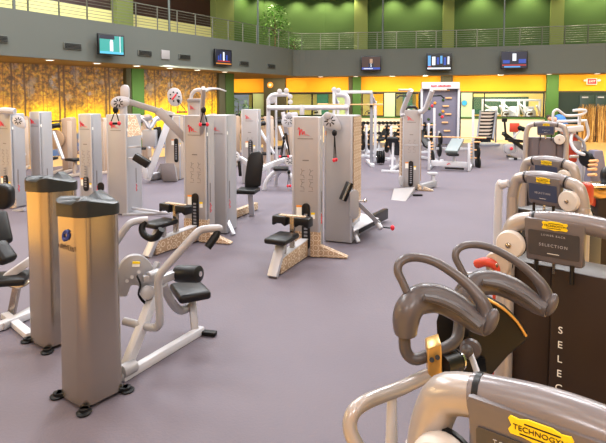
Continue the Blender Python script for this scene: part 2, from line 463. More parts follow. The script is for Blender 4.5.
# balcony
off = []
for i, p in enumerate(EDGE):
    t = (EDGE[min(i + 1, len(EDGE) - 1)] - EDGE[max(i - 1, 0)]).normalized(); n = V((-t.y, t.x, 0)); off.append(p + n * 3.4)
UP = off
fas = MB(); sof = MB(); dk_ = MB()
E_s = cat_rom(EDGE, 5); O_s = cat_rom(off, 5)
for i in range(len(E_s) - 1):
    for mb_, z0, z1, A_, B_, C_, D_ in ((fas, SOF, FT, E_s[i], E_s[i + 1], E_s[i] + (O_s[i] - E_s[i]).normalized() * .18, E_s[i + 1] + (O_s[i + 1] - E_s[i + 1]).normalized() * .18),):
        mb_._add([A_ + Z * z0, B_ + Z * z0, D_ + Z * z0, C_ + Z * z0, A_ + Z * z1, B_ + Z * z1, D_ + Z * z1, C_ + Z * z1],
                 [(0, 3, 2, 1), (4, 5, 6, 7), (0, 1, 5, 4), (2, 3, 7, 6)])
    A_, B_, C_, D_ = E_s[i] + (O_s[i] - E_s[i]) * .04, E_s[i + 1] + (O_s[i + 1] - E_s[i + 1]) * .04, E_s[i] + (O_s[i] - E_s[i]) * 1.6, E_s[i + 1] + (O_s[i + 1] - E_s[i + 1]) * 1.6
    sof._add([q + Z * (SOF + .003) for q in (A_, B_, D_, C_)] + [q + Z * (SOF + .25) for q in (A_, B_, D_, C_)], [(0, 3, 2, 1), (4, 5, 6, 7), (0, 1, 5, 4), (2, 3, 7, 6)])
    dk_._add([q + Z * (FT - .5) for q in (A_, B_, D_, C_)] + [q + Z * (FT - .3) for q in (A_, B_, D_, C_)], [(0, 3, 2, 1), (4, 5, 6, 7), (0, 1, 5, 4), (2, 3, 7, 6)])
struct('balcony_fascia', fas, fascia_m); struct('ceiling_soffit', sof, soffit_m); struct('floor_balcony', dk_, fascia_m)
# upper walls
uw = MB(); uy_ = MB()
for i in range(len(UP) - 1):
    a, b_ = UP[i], UP[i + 1]
    if i < 3: slab(a, b_, FT - .35, 5.75, .15, uy_); slab(a, b_, 7.15, 9.2, .15, uw); slab(a + V((-.06, .06, 0)), b_ + V((-.06, .06, 0)), 5.75, 7.15, .06, None if 0 else dkw) if i else None
    else: slab(a, b_, FT - .35, 9.2, .15, uw)
    if i == 0: dkw = MB(); slab(a + V((-.06, .06, 0)), b_ + V((-.06, .06, 0)), 5.75, 7.15, .06, dkw)
struct('wall_upper', uw, green_d); struct('wall_upper_left', uy_, yellowgreen); struct('window_upper', dkw, darkwin)
def upon(px):
    t = (px - CX) / F
    for i in range(len(UP) - 1):
        a, b_ = UP[i], UP[i + 1]; d = b_ - a; den = d.x - t * d.y
        if abs(den) < 1e-6: continue
        s_ = (t * a.y - a.x) / den
        if 0 <= s_ <= 1: return a + d * s_, d.normalized()
    return None, None
k = 14
for p0, p1, m in ((114, 130, olive), (212, 230, olive), (354, 367, olive), (441, 452, olive), (547, 560, olive)):
    a, d = upon(p0); b_, d2 = upon(p1); dd = (b_ - a).normalized(); n = V((-dd.y, dd.x, 0))
    mb = MB().prism([(0, -.35), ((b_ - a).length, -.35), ((b_ - a).length, .05), (0, .05)], a + Z * (FT - .3), dd, n, Z * (9.2 - FT + .3))
    struct('trim_%d' % k, mb, m); k += 1
# balcony railing: posts and rails
def arc_points(P, step):
    out = [P[0]]; acc = 0
    for i in range(len(P) - 1):
        seg = P[i + 1] - P[i]; l = seg.length; t = step - acc
        while t < l: out.append(P[i] + seg * (t / l)); t += step
        acc = (acc + l) % step if False else l - (t - step)
    return out
inset = [E_s[i] + (O_s[i] - E_s[i]).normalized() * .10 for i in range(len(E_s))]
ic = min(range(len(inset)), key=lambda i: (inset[i] - E1).length)
for nm, run, lb in (('left', inset[:ic + 1], 'steel balcony railing above the forest mural on the left'), ('back', inset[ic:], 'steel balcony railing above the orange back wall')):
    root = thing('balcony_railing', lb, 'railing', (run[0].x, run[0].y, FT))
    for p in arc_points(run, .98): MB().box(p + Z * (FT + .44), (.035, .05, .88)).build('post', rail_m, root, W=True)
    for j in range(8):
        z = FT + .12 + j * .105
        MB().tube([p + Z * z for p in run], .022 if j == 7 else .009, 6).build('handrail' if j == 7 else 'rail', rail_m, root, W=True)
for px in (17, 170, 257.7, 382, 502):
    i = min(range(len(inset)), key=lambda i: abs(CX + F * inset[i].x / max(inset[i].y, .1) - px))
    P_ = inset; j = i if CX + F * P_[i].x / P_[i].y <= px else i - 1
    a, b_ = P_[j], P_[j + 1]; p = on(px, a, b_); n = (O_s[i] - E_s[i]).normalized()
    p = p - n * .04
    mb = MB().cyl(p + Z * FT, p + Z * 9.2, .045, n=8); struct('trim_%d' % k, mb, mat('steel_pole_%d' % k, (84, 92, 88), .4, .3)); k += 1
# fascia fittings
def eon(px):
    t = (px - CX) / F
    for i in range(len(E_s) - 1):
        a, b_ = E_s[i], E_s[i + 1]; d = b_ - a; den = d.x - t * d.y
        if abs(den) < 1e-6: continue
        s_ = (t * a.y - a.x) / den
        if -.001 <= s_ <= 1.001: dd = d.normalized(); return a + d * s_, dd, V((-dd.y, dd.x, 0))
def zat(py, Y): return (pt(CX, py, Y)).z
VENT = ['at the left photo edge', 'between the photo edge and the teal screen', 'right of the teal screen', 'right of the square speaker grille', 'right of the second screen', 'nearest the balcony corner']
for i_, (px, py, w_) in enumerate(((-1, 38.5, 9), (74, 46.3, 13), (145.5, 53.2, 10), (185, 57, 8.5), (244, 63.5, 7), (271, 66.3, 5.5))):
    p, d, n = eon(px); z = zat(py, p.y)
    vt = thing('air_vent', 'dark slotted air vent in the balcony front, ' + VENT[i_], 'vent', p - n * .03 + Z * (z - .1), math.atan2(d.y, d.x), 'air vents on the balcony front')
    wl = .62
    MB().span((-wl / 2, -.02, 0), (wl / 2, .03, .2)).build('frame', fascia_m, vt, .006)
    mb = MB()
    for j in range(4): mb.span((-wl / 2 + .03, -.035, .025 + j * .043), (wl / 2 - .03, -.02, .05 + j * .043))
    mb.build('slats', plas, vt)
p, d, n = eon(166); z = zat(55, p.y)
sp_ = thing('speaker_grille', 'square pale grille panel on the balcony front between two vents', 'speaker', p - n * .03 + Z * (z - .16), math.atan2(d.y, d.x))
MB().span((-.2, -.02, 0), (.2, .03, .34)).build('grille', mat('grille_grey', (142, 138, 138), .7), sp_, .01)
# televisions
def em_box(parent, w, h, items):
    for nm, x0, z0, x1, z1, m in items:
        MB().span((x0 * w - w / 2, -.052, z0 * h + .045), (x1 * w - w / 2, -.049, z1 * h + .045)).build(nm, m, parent)
E_ = {n_: emis('screen_' + n_, c, s_) for n_, c, s_ in (('teal', (54, 178, 168), 1.0), ('sky', (90, 200, 235), 1.1), ('white', (240, 245, 255), 1.2), ('blue', (40, 80, 190), .9), ('navy', (18, 24, 60), .7), ('red', (190, 40, 40), .9), ('amber', (240, 150, 40), 1), ('brown', (70, 36, 26), .8), ('skin', (205, 160, 130), .9), ('cyan', (90, 170, 235), 1.1), ('black', (10, 10, 16), .5))}
def tv(px, py, wpx, label, pics, base, yaw, tilt=R(8), dist=.42):
    p, d, n = eon(px); Y_ = p.y - .3; c = pt(px, py, Y_)
    w, h = (.84, .60) if yaw > 0 else ((.92, .66) if wpx < 22 else (1.12, .76))
    root = thing('television', label, 'television', (c.x, c.y, c.z - .38), yaw, 'screens on the balcony front')
    MB().span((-w / 2 - .05, -.045, 0), (w / 2 + .05, .06, h + .10)).build('housing', plas, root, .015)
    MB().span((-w / 2, -.049, .045), (w / 2, -.044, h + .045)).build('screen', E_[base], root)
    em_box(root, w, h, pics)
    q = MB(); q.beam(V((0, .05, .45)), V((0, .50, .45)), .12, .12); q.span((-.2, .06, .25), (.2, .09, .65)); q.build('wall_bracket', plas, root)
    return root
tv(111, 44, 26, 'screen on the balcony front with a teal picture and a white figure', [('picture', 0, .8, .62, 1, E_['navy']), ('picture', 0, 0, 1, .13, E_['sky']), ('picture', .42, .15, .56, .68, E_['white']), ('picture', .44, .62, .54, .78, E_['white']), ('picture', .84, .1, .87, 1, E_['white'])], 'teal', R(48))
tv(223, 57, 16, 'small looking screen with a dark blue city picture left of the corner', [('picture', .12, .3, .2, .62, E_['blue']), ('picture', .25, .3, .34, .75, E_['blue']), ('picture', .45, .3, .55, .9, E_['white']), ('picture', .65, .3, .75, .7, E_['blue']), ('picture', .1, .22, .92, .3, E_['red']), ('picture', 0, .05, 1, .12, E_['amber'])], 'navy', R(50))
tv(371, 63.5, 20, 'screen with a brown picture and a suited figure above the olive pilaster', [('picture', .35, .2, .66, .55, E_['navy']), ('picture', .43, .5, .58, .85, E_['skin']), ('picture', .47, .2, .53, .5, E_['white']), ('picture', 0, .05, 1, .2, E_['blue']), ('picture', .1, .08, .6, .14, E_['white'])], 'brown', R(-6))
tv(439, 63, 26, 'largest screen, showing a crowd in dark suits, above the climbing panel', [('picture', .02, .25, .14, .92, E_['cyan']), ('picture', .2, .3, .34, .85, E_['white']), ('picture', .4, .35, .5, .8, E_['blue']), ('picture', .55, .4, .64, .9, E_['cyan']), ('picture', .7, .3, .8, .8, E_['blue']), ('picture', .86, .35, .94, .85, E_['white']), ('picture', 0, .04, 1, .14, E_['white']), ('picture', .03, .16, .16, .24, E_['red'])], 'black', R(-10))
tv(514, 61, 24, 'rightmost screen, dark picture with a white head and blue lights', [('picture', .43, .45, .58, .9, E_['white']), ('picture', .05, .3, .32, .5, E_['blue']), ('picture', .68, .3, .97, .55, E_['blue']), ('picture', .02, .14, .98, .22, E_['red']), ('picture', .1, .04, .75, .12, E_['cyan'])], 'navy', R(-12))
# round emblem, clock sign, exit sign
p = back(271.5) - nB * .25; z = zat(85, p.y)
em = thing('wall_emblem', 'small round orange emblem on the dark pillar', 'emblem', (p.x, p.y, z - .17), R(-18))
MB().cyl((0, .03, .17), (0, -.01, .17), .17).build('disc', orange_m, em); MB().cyl((0, -.01, .17), (0, -.02, .17), .08).build('centre', label_w, em)
p = back(464) - nB * .04; z = zat(103, p.y)
ck = thing('wall_clock', 'round blue faced dial on the light green wall by the window', 'clock', (p.x, p.y, z - .15), R(-13))
MB().cyl((0, .03, .15), (0, -.02, .15), .15).build('rim', steel, ck); MB().cyl((0, -.02, .15), (0, -.026, .15), .13).build('face', mat('blue_face', (50, 160, 214), .4), ck)
p = back(590) - nB * .10; z = zat(81.5, p.y)
ex = thing('exit_sign', 'lit red exit sign with two lamp heads on the orange wall', 'sign', (p.x, p.y, z - .15), R(-13))
MB().span((-.23, -.03, 0), (.23, .06, .3)).build('housing', label_w, ex, .01)
MB().span((-.20, -.034, .03), (.20, -.028, .28)).build('sign_face', emis('exit_red', (235, 52, 58), 1.1), ex)
text('lettering', 'EXIT', .14, label_w, ex, (0, -.036, .15), X, Z, .002)
for s_ in (-1, 1): MB().ell((s_ * .31, -.03, .2), (.07, .06, .06)).build('lamp_head', label_w, ex)
# soffit downlights
for i_, (px, py) in enumerate(((2, 57.5), (59, 61.5), (106, 64.5), (145, 66.8), (178, 69.3), (205, 71), (232, 73.3), (320, 77.6), (355, 76.4), (392, 75.7), (425, 75.3), (500, 74.4), (549, 74), (598, 72.4))):
    p, d, n = eon(px); q = p + n * .42
    dl = thing('downlight', 'round recessed lamp in the balcony underside', 'lamp', (q.x, q.y, SOF - .02), 0, 'recessed lamps under the balcony')
    MB().cyl((0, 0, 0), (0, 0, .025), .14).build('trim_ring', white_p, dl); MB().cyl((0, 0, -.004), (0, 0, .002), .11).build('lens', lamp_e, dl)
# balcony plants
def plant(px, base_py, hh, r, label, n, Y=None, zb=FT - .3):
    p, d = upon(px); p = V((p.x, p.y, 0)) if Y is None else pt(px, 100, Y); p = V((p.x * .955, p.y * .955, zb)) if Y is None else V((p.x, p.y, zb))
    t = thing('potted_plant', label, 'plant', p)
    MB().lathe([(.16, 0), (.22, .36), (.23, .4), (.19, .4), (.18, .34)], (0, 0, 0)).build('pot', mat('pot_%d' % px, (120, 74, 46), .6), t)
    mb = MB(); mb.tube([(0, 0, .3), (.04, 0, hh * .5), (0, .03, hh * .85)], [.04, .03, .015], 6)
    for k_ in range(5): a = k_ * 1.3; mb.tube([(0.03, 0, hh * .45 + k_ * .05), (r * .6 * math.cos(a), r * .6 * math.sin(a), hh * .7)], [.02, .008], 5)
    mb.build('stem', bark, t)
    mb = MB()
    for k_ in range(n):
        a, u = random.uniform(0, 6.28), random.random() ** .5 * r; zz_ = hh * random.uniform(.42, 1.05); u *= math.sin(math.pi * min(1, max(.12, (zz_ / hh - .3) / .85)))
        c = V((u * math.cos(a), u * math.sin(a), zz_)); dd = V((math.cos(a), math.sin(a), random.uniform(-.5, .5))).normalized(); s_ = V((-math.sin(a), math.cos(a), random.uniform(-.4, .4))); l = random.uniform(.12, .22)
        mb.poly([c, c + dd * l * .5 + s_ * l * .3, c + dd * l - Z * .03, c + dd * l * .5 - s_ * l * .3])
    mb.build('foliage', leaf, t)
plant(275, 48, 2.75, .8, 'tall leafy tree in a pot on the balcony corner', 420)
plant(294, 48, 1.1, .5, 'low leafy shrub in a pot beside the taller balcony tree', 160)
# rooms beyond the windows
dB = (B2 - B1).normalized()
mb = MB(); slab(B0 + nB * 5.5, back(440) + nB * 5.5 + dB * 1.5, 0, 3.4, .1, mb); struct('wall_beyond_left', mb, yellowgreen)
mb = MB(); slab(back(440) + nB * 5 + dB * 1.6, B2 + nB * 5 + dB * 3, 0, 3.4, .1, mb); struct('wall_beyond_right', mb, mat('warm_yellow_wall', (238, 214, 130), .8))
mb = MB(); slab(back(446) + nB * .1, back(446) + nB * 5.6 - dB * 0 + V((0.01, 0, 0)), 0, 3.4, .1, mb); struct('wall_divider', mb, yellowgreen)
mb = MB(); c0 = B0 + nB * .15 - dB * 3; c1 = B2 + nB * .15 + dB * 3
mb.prism([(0, 0), ((c1 - c0).length, 0), ((c1 - c0).length, 6.5), (0, 6.5)], c0 + Z * 3.4, (c1 - c0).normalized(), nB, (0, 0, .1)); struct('ceiling_beyond', mb, ceil_m)
a = back(476) + nB * 4.9; b_ = back(534) + nB * 4.9 + dB * .6
mb = MB(); slab(a, b_, 1.2, 2.25, .06, mb); struct('trim_40', mb, dimgreen)
for p0, p1, m in ((364, 371, orange_w), (376, 380, tealm), (398, 404, tealm), (414, 420, orange_w), (236, 244, green_d), (298, 306, tealm), (322, 334, green_lt)):
    a = back(p0) + nB * 5.2; b_ = back(p1) + nB * 5.2 + dB * .3
    mb = MB(); slab(a, b_, 0.02, 3.3, .1, mb); struct('trim_%d' % (41 + p0), mb, m)
# ---------------------------------------------------------------- silver cable towers
LOGO = [(0, .78), (.06, 1), (.13, .9), (.12, .3), (.16, .25), (.24, .72), (.33, .82), (.37, .42), (.42, .3), (.5, .62), (.58, .55), (.6, .25), (.72, .3), (1, .2)]
def logo(root, cx, z, s, y, m=None, nm='running_mark'):
    mb = MB(); mb.tube([(cx + (x - .5) * s, y, z + (q - .5) * s * .85) for x, q in LOGO], [s * .030, s * .042, s * .018], 5, 2); mb.build(nm, red_m, root)
def tower(root, w=.37, d=.30, h=1.79, slot=(.06, .68), sx=0, wave_z=.33, ox=0, oy=0, prints=True, mk=True, front=None, wave_side=False):
    y0 = oy
    MB().span((ox - w / 2, y0, .015), (ox + w / 2, y0 + d, h)).build('tower_shroud', front or panel_warm, root, .014)
    for s_ in (-1, 1):
        mb = MB().span((ox + s_ * w / 2 - (.028 if s_ > 0 else 0), y0 - .006, .02), (ox + s_ * w / 2 + (.028 if s_ < 0 else 0), y0 + .05, h - .004)); mb.build('edge_trim', silver_lt, root, .008)
    if wave_side: MB().span((ox + w / 2 - .002, y0 + .05, .3), (ox + w / 2 + .012, y0 + d - .02, h - .02)).build('wave_panel', wave, root)
    if slot:
        z0, z1 = slot; x_ = ox + sx
        wn = MB().prism(capsule(.105, z1 - z0), (x_, y0 - .022, (z0 + z1) / 2), X, Z, (0, .03, 0)).build('weight_window', plas, root, .004)
        mb = MB()
        for k_ in range(9): mb.span((x_ - .022, y0 - .026, z0 + .08 + k_ * .045), (x_ + .022, y0 - .021, z0 + .105 + k_ * .045))
        mb.build('weight_plate_edges', grey_p, wn)
        MB().span((x_ - .125, y0 - .003, z1 - .17), (x_ - .055, y0 + .002, z1 - .03)).build('warning_label', label_w, root)
        MB().span((x_ - .125, y0 - .005, z1 - .055), (x_ - .055, y0 + .001, z1 - .03)).build('warning_label', orange_m, root)
        MB().span((x_ + .065, y0 - .003, z1 - .20), (x_ + .115, y0 + .002, z1 - .12)).build('caution_label', label_w, root)
        MB().span((x_ + .065, y0 - .005, z1 - .145), (x_ + .115, y0 + .001, z1 - .12)).build('caution_label', yellow_m, root)
    if wave_z:
        mb = MB()
        mb.span((ox - w / 2 - .006, y0 - .010, .012), (ox + sx - .058, y0 + .06, wave_z)); mb.span((ox + sx + .058, y0 - .010, .012), (ox + w / 2 + .006, y0 + .06, wave_z)); mb.build('wave_panel', wave, root)
    if mk:
        logo(root, ox - .03, h - .20, .15, y0 - .004)
        MB().span((ox - .11, y0 - .003, h - .283), (ox + .09, y0 + .001, h - .273)).build('brand_line', ink, root)
        MB().span((ox + w / 2 - .002, y0 + .02, h - .29), (ox + w / 2 + .004, y0 + .05, h - .24)).build('side_label', label_w, root)
    if prints:
        mb = MB(); mb.span((ox - .045, y0 - .003, h - .56), (ox + .035, y0 + .001, h - .545))
        for r_ in range(2):
            for c_ in range(2):
                bx, bz = ox - .07 + c_ * .11, h - .74 - r_ * .15
                mb.tube([(bx, y0 - .001, bz), (bx + .02, y0 - .001, bz + .05), (bx + .005, y0 - .001, bz + .08)], .0028, 4)
                mb.tube([(bx + .02, y0 - .001, bz + .05), (bx + .05, y0 - .001, bz + .06)], .0028, 4)
                mb.tube([(bx, y0 - .001, bz), (bx + .04, y0 - .001, bz - .005), (bx + .045, y0 - .001, bz - .04)], .0028, 4)
                mb.span((bx - .01, y0 - .002, bz - .06), (bx + .05, y0 + .001, bz - .055))
        mb.build('exercise_print', ink, root)
def side_mark(root, x, y, z0, m=red_m):
    mb = MB().tube([(x, y, z0), (x, y + .02, z0 + .03), (x, y - .015, z0 + .05), (x, y + .02, z0 + .09), (x, y - .01, z0 + .13)], .006, 5); mb.build('running_mark', m, root)
    MB().span((x - .002, y - .008, z0 + .15), (x + .003, y + .008, z0 + .42)).build('brand_line', ink, root)
def fin(root, p0, length, h, th=.09, m=None, ang=0):
    d = V((math.cos(ang), math.sin(ang), 0)); n = V((-d.y, d.x, 0))
    MB().prism([(0, 0), (length, 0), (length, .018), (0, h)], V(p0) - n * th / 2 + Z * .008, d, Z, n * th).build('outrigger_foot', m or wave, root, .005)

def paddle(root, c, r, tilt, nrm, W=True, m=None):         # teardrop pulley plate with spokes
    n = V(nrm).normalized(); u = Z.cross(n).normalized(); w_ = n.cross(u); a = tilt
    u, w_ = u * math.cos(a) + w_ * math.sin(a), w_ * math.cos(a) - u * math.sin(a)
    P = []
    for k_ in range(20):
        t = 2 * math.pi * k_ / 20; P.append((r * math.cos(t) * (1.0 + .55 * max(0, math.cos(t)) ** 3), r * math.sin(t) * .86))
    pl = MB().prism(P, V(c) - n * .02, u, w_, n * .04).build('pulley_plate', m or silver_lt, root, .008, W=W)
    mb = MB()
    for k_ in range(8):
        t = 2 * math.pi * k_ / 8; q = u * math.cos(t) + w_ * math.sin(t)
        mb.beam(V(c) + q * r * .22, V(c) + q * r * .62, .016, .046, up=n)
    mb.build('spoke_slots', plas, pl, W=W)
    return pl
def cable_handle(root, top, low, W=True, w=.10, rot=0.3):
    top, low = V(top), V(low); d = V((math.cos(rot), math.sin(rot), 0)) * w / 2
    hd = MB().ell(top, (.035, .035, .045)).build('cable_stop', black, root, W=W)
    mb = MB(); mb.tube([top, low + d + Z * .02], .007, 6); mb.tube([top, low - d + Z * .02], .007, 6); mb.build('strap', black, hd, W=W)
    MB().cyl(low - d * .8, low + d * .8, .016, n=10).build('grip', black, hd, W=W)
    for s_ in (-1, 1): MB().ell(low + d * s_, (.024, .024, .028)).build('grip_end', red_m, hd, W=W)

# seated row station (in front of the centre)
rC = gp(306, 257)
row = thing('seated_row_machine', 'silver exercise tower with low black seat, nearest tower in the middle of the floor', 'exercise machine', rC, R(-12), 'seated silver tower machines')
tower(row, .36, .24, 1.80, (.10, .70))
side_mark(row, .184, .10, .42)
fin(row, (.17, .06, 0), .36, .15, .10)
f0, f1 = V((-.21, -.86, 0)), V((-.02, -.01, 0))
dd = (f1 - f0).normalized()
MB().beam(f0 + dd * .12 + Z * .10, f1 + Z * .13, .10, .17, h1=.22).build('base_beam', wave, row, .006)
MB().beam(f0 + dd * .10 + Z * .19, f1 + Z * .24, .106, .012).build('beam_cover', white_p, row)
MB().beam(f0 + Z * .012, f0 + dd * .24 + Z * .36, .12, .06, up=(0, 0, 1)).build('seat_post', silver_lt, row, .008)
MB().beam(f0 + dd * .30 + Z * .18, f0 + dd * .30 + Z * .37, .05, .05).build('seat_stem', silver, row, .006)
a_ = math.atan2(dd.y, dd.x) - R(90)
rm = Matrix.Rotation(a_, 3, 'Z')
MB().box(f0 + dd * .24 + Z * .40, (.27, .40, .065), rm).build('seat', vinyl, row, .022, seg=3)
pc = f0 + dd * .52
MB().beam(pc + Z * .2, pc + Z * .60, .055, .07).build('pad_post', steel, row, .006)
sx_ = V((-dd.y, dd.x, 0))
MB().beam(pc - sx_ * .17 + Z * .605, pc + sx_ * .17 + Z * .605, .07, .022).build('pad_bar', wave, row, .004)
for s_ in (-1, 1):
    P = [(-.095, .03), (-.09, .055), (.09, .055), (.095, .03), (.095, -.06), (.07, -.062), (.03, -.035), (-.03, -.035), (-.07, -.062), (-.095, -.06)]
    MB().prism(P, pc + sx_ * (s_ * .15) - dd * .075 + Z * .55, sx_, Z, dd * .15).build('thigh_pad', vinyl, row, .012)
# the same station further left, with overhead arms
rD = gp(196, 242)
row2 = copy_tree(row, rD, R(-19), 'silver exercise tower with low black seat and long overhead arm reaching left')
pull = [pt(186, 128, 7.46), pt(128, 102, 6.95)]
mb = MB(); mb.beam(pt(172, 115.5, 7.42), pt(128, 101.5, 6.95), .055, .085, h1=.075); mb.beam(pt(158, 110, 7.25), pt(188, 142, 7.40), .05, .12, h1=.10); mb.build('overhead_arm', panel_warm, row2, .008, W=True)
MB().beam(pt(163, 114, 7.32), pt(205, 117.5, 7.50), .12, .02).build('arm_plate', silver_lt, row2, .004, W=True)
paddle(row2, pt(118.5, 103, 6.88), .10, R(20), (.25, -1, .1))
MB().cyl(pt(126, 103, 6.96), pt(126, 103, 6.84), .045).build('pivot_cap', silver_lt, row2, .006, W=True)
cable_handle(row2, pt(115.5, 110, 6.80), pt(115, 123.5, 6.80))
mb = MB(); mb.beam(pt(200.5, 142, 7.36), pt(203.5, 88, 6.95), .05, .10); mb.build('overhead_arm', panel_warm, row2, .008, W=True)
cable_handle(row2, pt(203.5, 110, 6.88), pt(203.8, 124.5, 6.88), w=.09)
MB().tube(ptl((202, 92, 7.0), (206, 90, 7.2), (212, 88.7, 7.4), (219, 89, 7.5), (226, 91.2, 7.6)), [.03, .025, .015, .012, .01], 8, 4).build('pull_bar', white_p, row2, W=True)
# tall pulley column behind it
rT = gp(195, 226)
col = thing('pulley_column', 'tall pale column with dark collar and curved tube rising behind the overhead arm', 'exercise machine', rT, R(-10))
zt = zat(96, rT.y)
MB().prism([(-.075, 0), (.075, 0), (.10, zt - .05), (-.10, zt - .05)], (0, 0, .01), X, Z, (0, .16, 0)).build('column', panel_warm, col, .01)
MB().span((-.105, -.012, zt - .10), (.105, .172, zt - .05)).build('collar', grey_p, col, .004)
logo(col, -.01, zt - .19, .10, -.006)
MB().tube([(-.07, .08, zt - .05), (-.06, .08, zt + .02), (0, .06, zt + .08), (.10, .02, zt + .10), (.20, -.02, zt + .085)], .03, 8, 4).build('curved_tube', white_p, col)

# cable towers standing behind the seat machines
def cable_tower(px, py, label, w=.38, d=.45, h=1.79, rz=R(-13), **kw):
    r_ = gp(px, py)
    t = thing('cable_tower', label, 'exercise machine', r_, rz, 'silver cable towers')
    tower(t, w, d, h, **kw); return t, r_
cC, rc = cable_tower(337.5, 243, 'silver cable tower with wave printed side, right of the middle seat machine', .41, .5, 1.80, R(-20), slot=None, wave_z=None, prints=False, mk=False, front=silver, wave_side=True)
MB().cyl((-.17, -.05, 1.60 + .06), (-.02, -.06, 1.60 + .06), .035).build('arm_stub', silver_lt, cC, .004)
paddle(cC, pt(329.5, 121, 7.12), .125, R(-38), (.1, -1, .1))
MB().cyl(pt(327.5, 115.5, 7.20), pt(327.5, 115.5, 7.04), .05).build('pivot_cap', silver_lt, cC, .006, W=True)
cable_handle(cC, pt(334.5, 133, 7.03), pt(335, 160, 7.03), w=.07, rot=1.1)
MB().span((-.20, -.004, 1.52), (-.17, .003, 1.58)).build('side_label', orange_m, cC)
cl = gp(354, 236).y
mb = MB().prism(rrect(.13, .40, .06), pt(353.5, 204, 7.02), X * .95 + Yv * .3, Z, (.012, -.03, 0)); mb.build('cam_plate', silver, cC, .006, W=True)
MB().beam(pt(342.5, 200.5, 7.05), pt(350, 182.5, 7.1), .09, .085).build('thigh_pad', vinyl, cC, .012, W=True)
MB().beam(pt(342.0, 200.0, 6.995), pt(349.4, 182.2, 7.045), .075, .004).build('pad_plate', steel, cC, W=True)
MB().cyl(pt(347, 191, 7.1), pt(353, 193, 7.28), .025).build('pad_shaft', silver, cC, W=True)
mb = MB(); mb.cyl(pt(356, 201, 7.27), pt(364, 201, 7.25), .02, n=10); mb.ell(pt(365, 201, 7.25), (.03, .03, .03)); mb.build('adjuster_knob', chrome, cC, W=True)
MB().beam(pt(358, 203, 7.3), pt(379, 224, 7.3), .06, .06).build('lever_arm', grey_p, cC, .006, W=True)
MB().cyl(pt(377, 222, 7.32), pt(381, 229, 7.24), .04).build('pulley', silver_lt, cC, .006, W=True)
mb = MB(); mb.tube([pt(382, 227, 7.27), pt(390, 228, 7.2)], .012, 6); mb.build('strap', plas, cC, W=True); MB().ell(pt(392.5, 227.8, 7.2), (.03, .03, .04)).build('handle_end', red_m, cC, W=True)
b0, b1 = gp(354, 238), gp(386, 221)
mb = MB().beam(b0 + Z * .13, b1 + Z * .13, .08, .17); mb.build('base_beam', plas, cC, .01, W=True)
mb = MB(); q0, q1, q2 = gp(353.5, 232, .225), gp(379, 219, .225), gp(353.5, 212, .225); mb._add([q0, q1, q2, q0 + Z * .012, q1 + Z * .012, q2 + Z * .012], [(0, 2, 1), (3, 4, 5), (0, 1, 4, 3), (1, 2, 5, 4), (2, 0, 3, 5)]); mb.build('base_cover', white_p, cC, W=True)
MB().beam(gp(358.5, 243.5) + Z * .02, gp(350.5, 240) + Z * .23, .06, .03).build('outrigger_foot', silver_lt, cC, .005, W=True)

cD, rd = cable_tower(218, 234, 'silver cable tower right behind the machine with the long overhead arm', .30, .42, 1.79, R(-13), slot=None, wave_z=None, prints=False, front=silver)
side_mark(cD, .154, .10, .38)
MB().beam(gp(234, 236) + Z * .02, gp(226, 233) + Z * .24, .06, .03).build('outrigger_foot', silver_lt, cD, .005, W=True)
cE, re_ = cable_tower(118, 215, 'wide silver tower below the pulley plate, with a zigzag print flap at its right', .38, .52, 1.765, R(-12), slot=None, wave_z=None, prints=False, front=silver)
side_mark(cE, .194, .30, .38)
fl = MB(); q = ptl((128, 115, 8.95), (135, 115.4, 8.95), (141.5, 135, 8.7), (127.5, 137, 8.7)); fl._add(q + [p_ + V((0, .05, 0)) for p_ in q], [(0, 1, 2, 3), (7, 6, 5, 4), (0, 4, 5, 1), (1, 5, 6, 2), (2, 6, 7, 3), (3, 7, 4, 0)]); fl.build('print_flap', wave, cE, W=True)
for py in (147, 158): MB().beam(pt(129, py, 8.95), pt(137, py, 8.95), .10, .022).build('bracket', silver_lt, cE, W=True)
MB().cyl(pt(134, 147, 8.93), pt(141, 146.4, 8.93), .018, n=8).build('adjuster_knob', silver, cE, W=True)
MB().beam(pt(134.5, 156, 8.75), pt(149, 165, 8.75), .13, .13).build('arm_pad', vinyl, cE, .02, W=True)
MB().tube(ptl((123.5, 116, 9.1), (123.5, 100, 9.1), (124, 93, 9.05)), [.07, .06, .05], 10).build('column', silver_lt, cE, W=True)
MB().prism(capsule(.15, .27), pt(124.5, 92.5, 9.0), X, Z, (0, .06, 0)).build('pulley_cap', silver_lt, cE, .01, W=True)
mb = MB(); mb.tube(ptl((120, 214, 9.2), (131, 208, 9.15), (171, 213.5, 8.9)), [.02, .03, .02], 6); mb.build('outrigger_foot', silver_lt, cE, W=True)
mb = MB(); q = [gp(122, 216), gp(131, 211), gp(168, 214.5)]; mb._add([p_ + Z * .005 for p_ in q] + [p_ + Z * .03 for p_ in q], [(0, 2, 1), (3, 4, 5), (0, 1, 4, 3), (1, 2, 5, 4), (2, 0, 3, 5)]); mb.build('base_plate', silver, cE, W=True)
MB().prism(capsule(.11, .16), pt(100.5, 187, 8.9), X, Z, (0, .03, 0)).build('foot_pedal', plas, cE, .006, W=True)

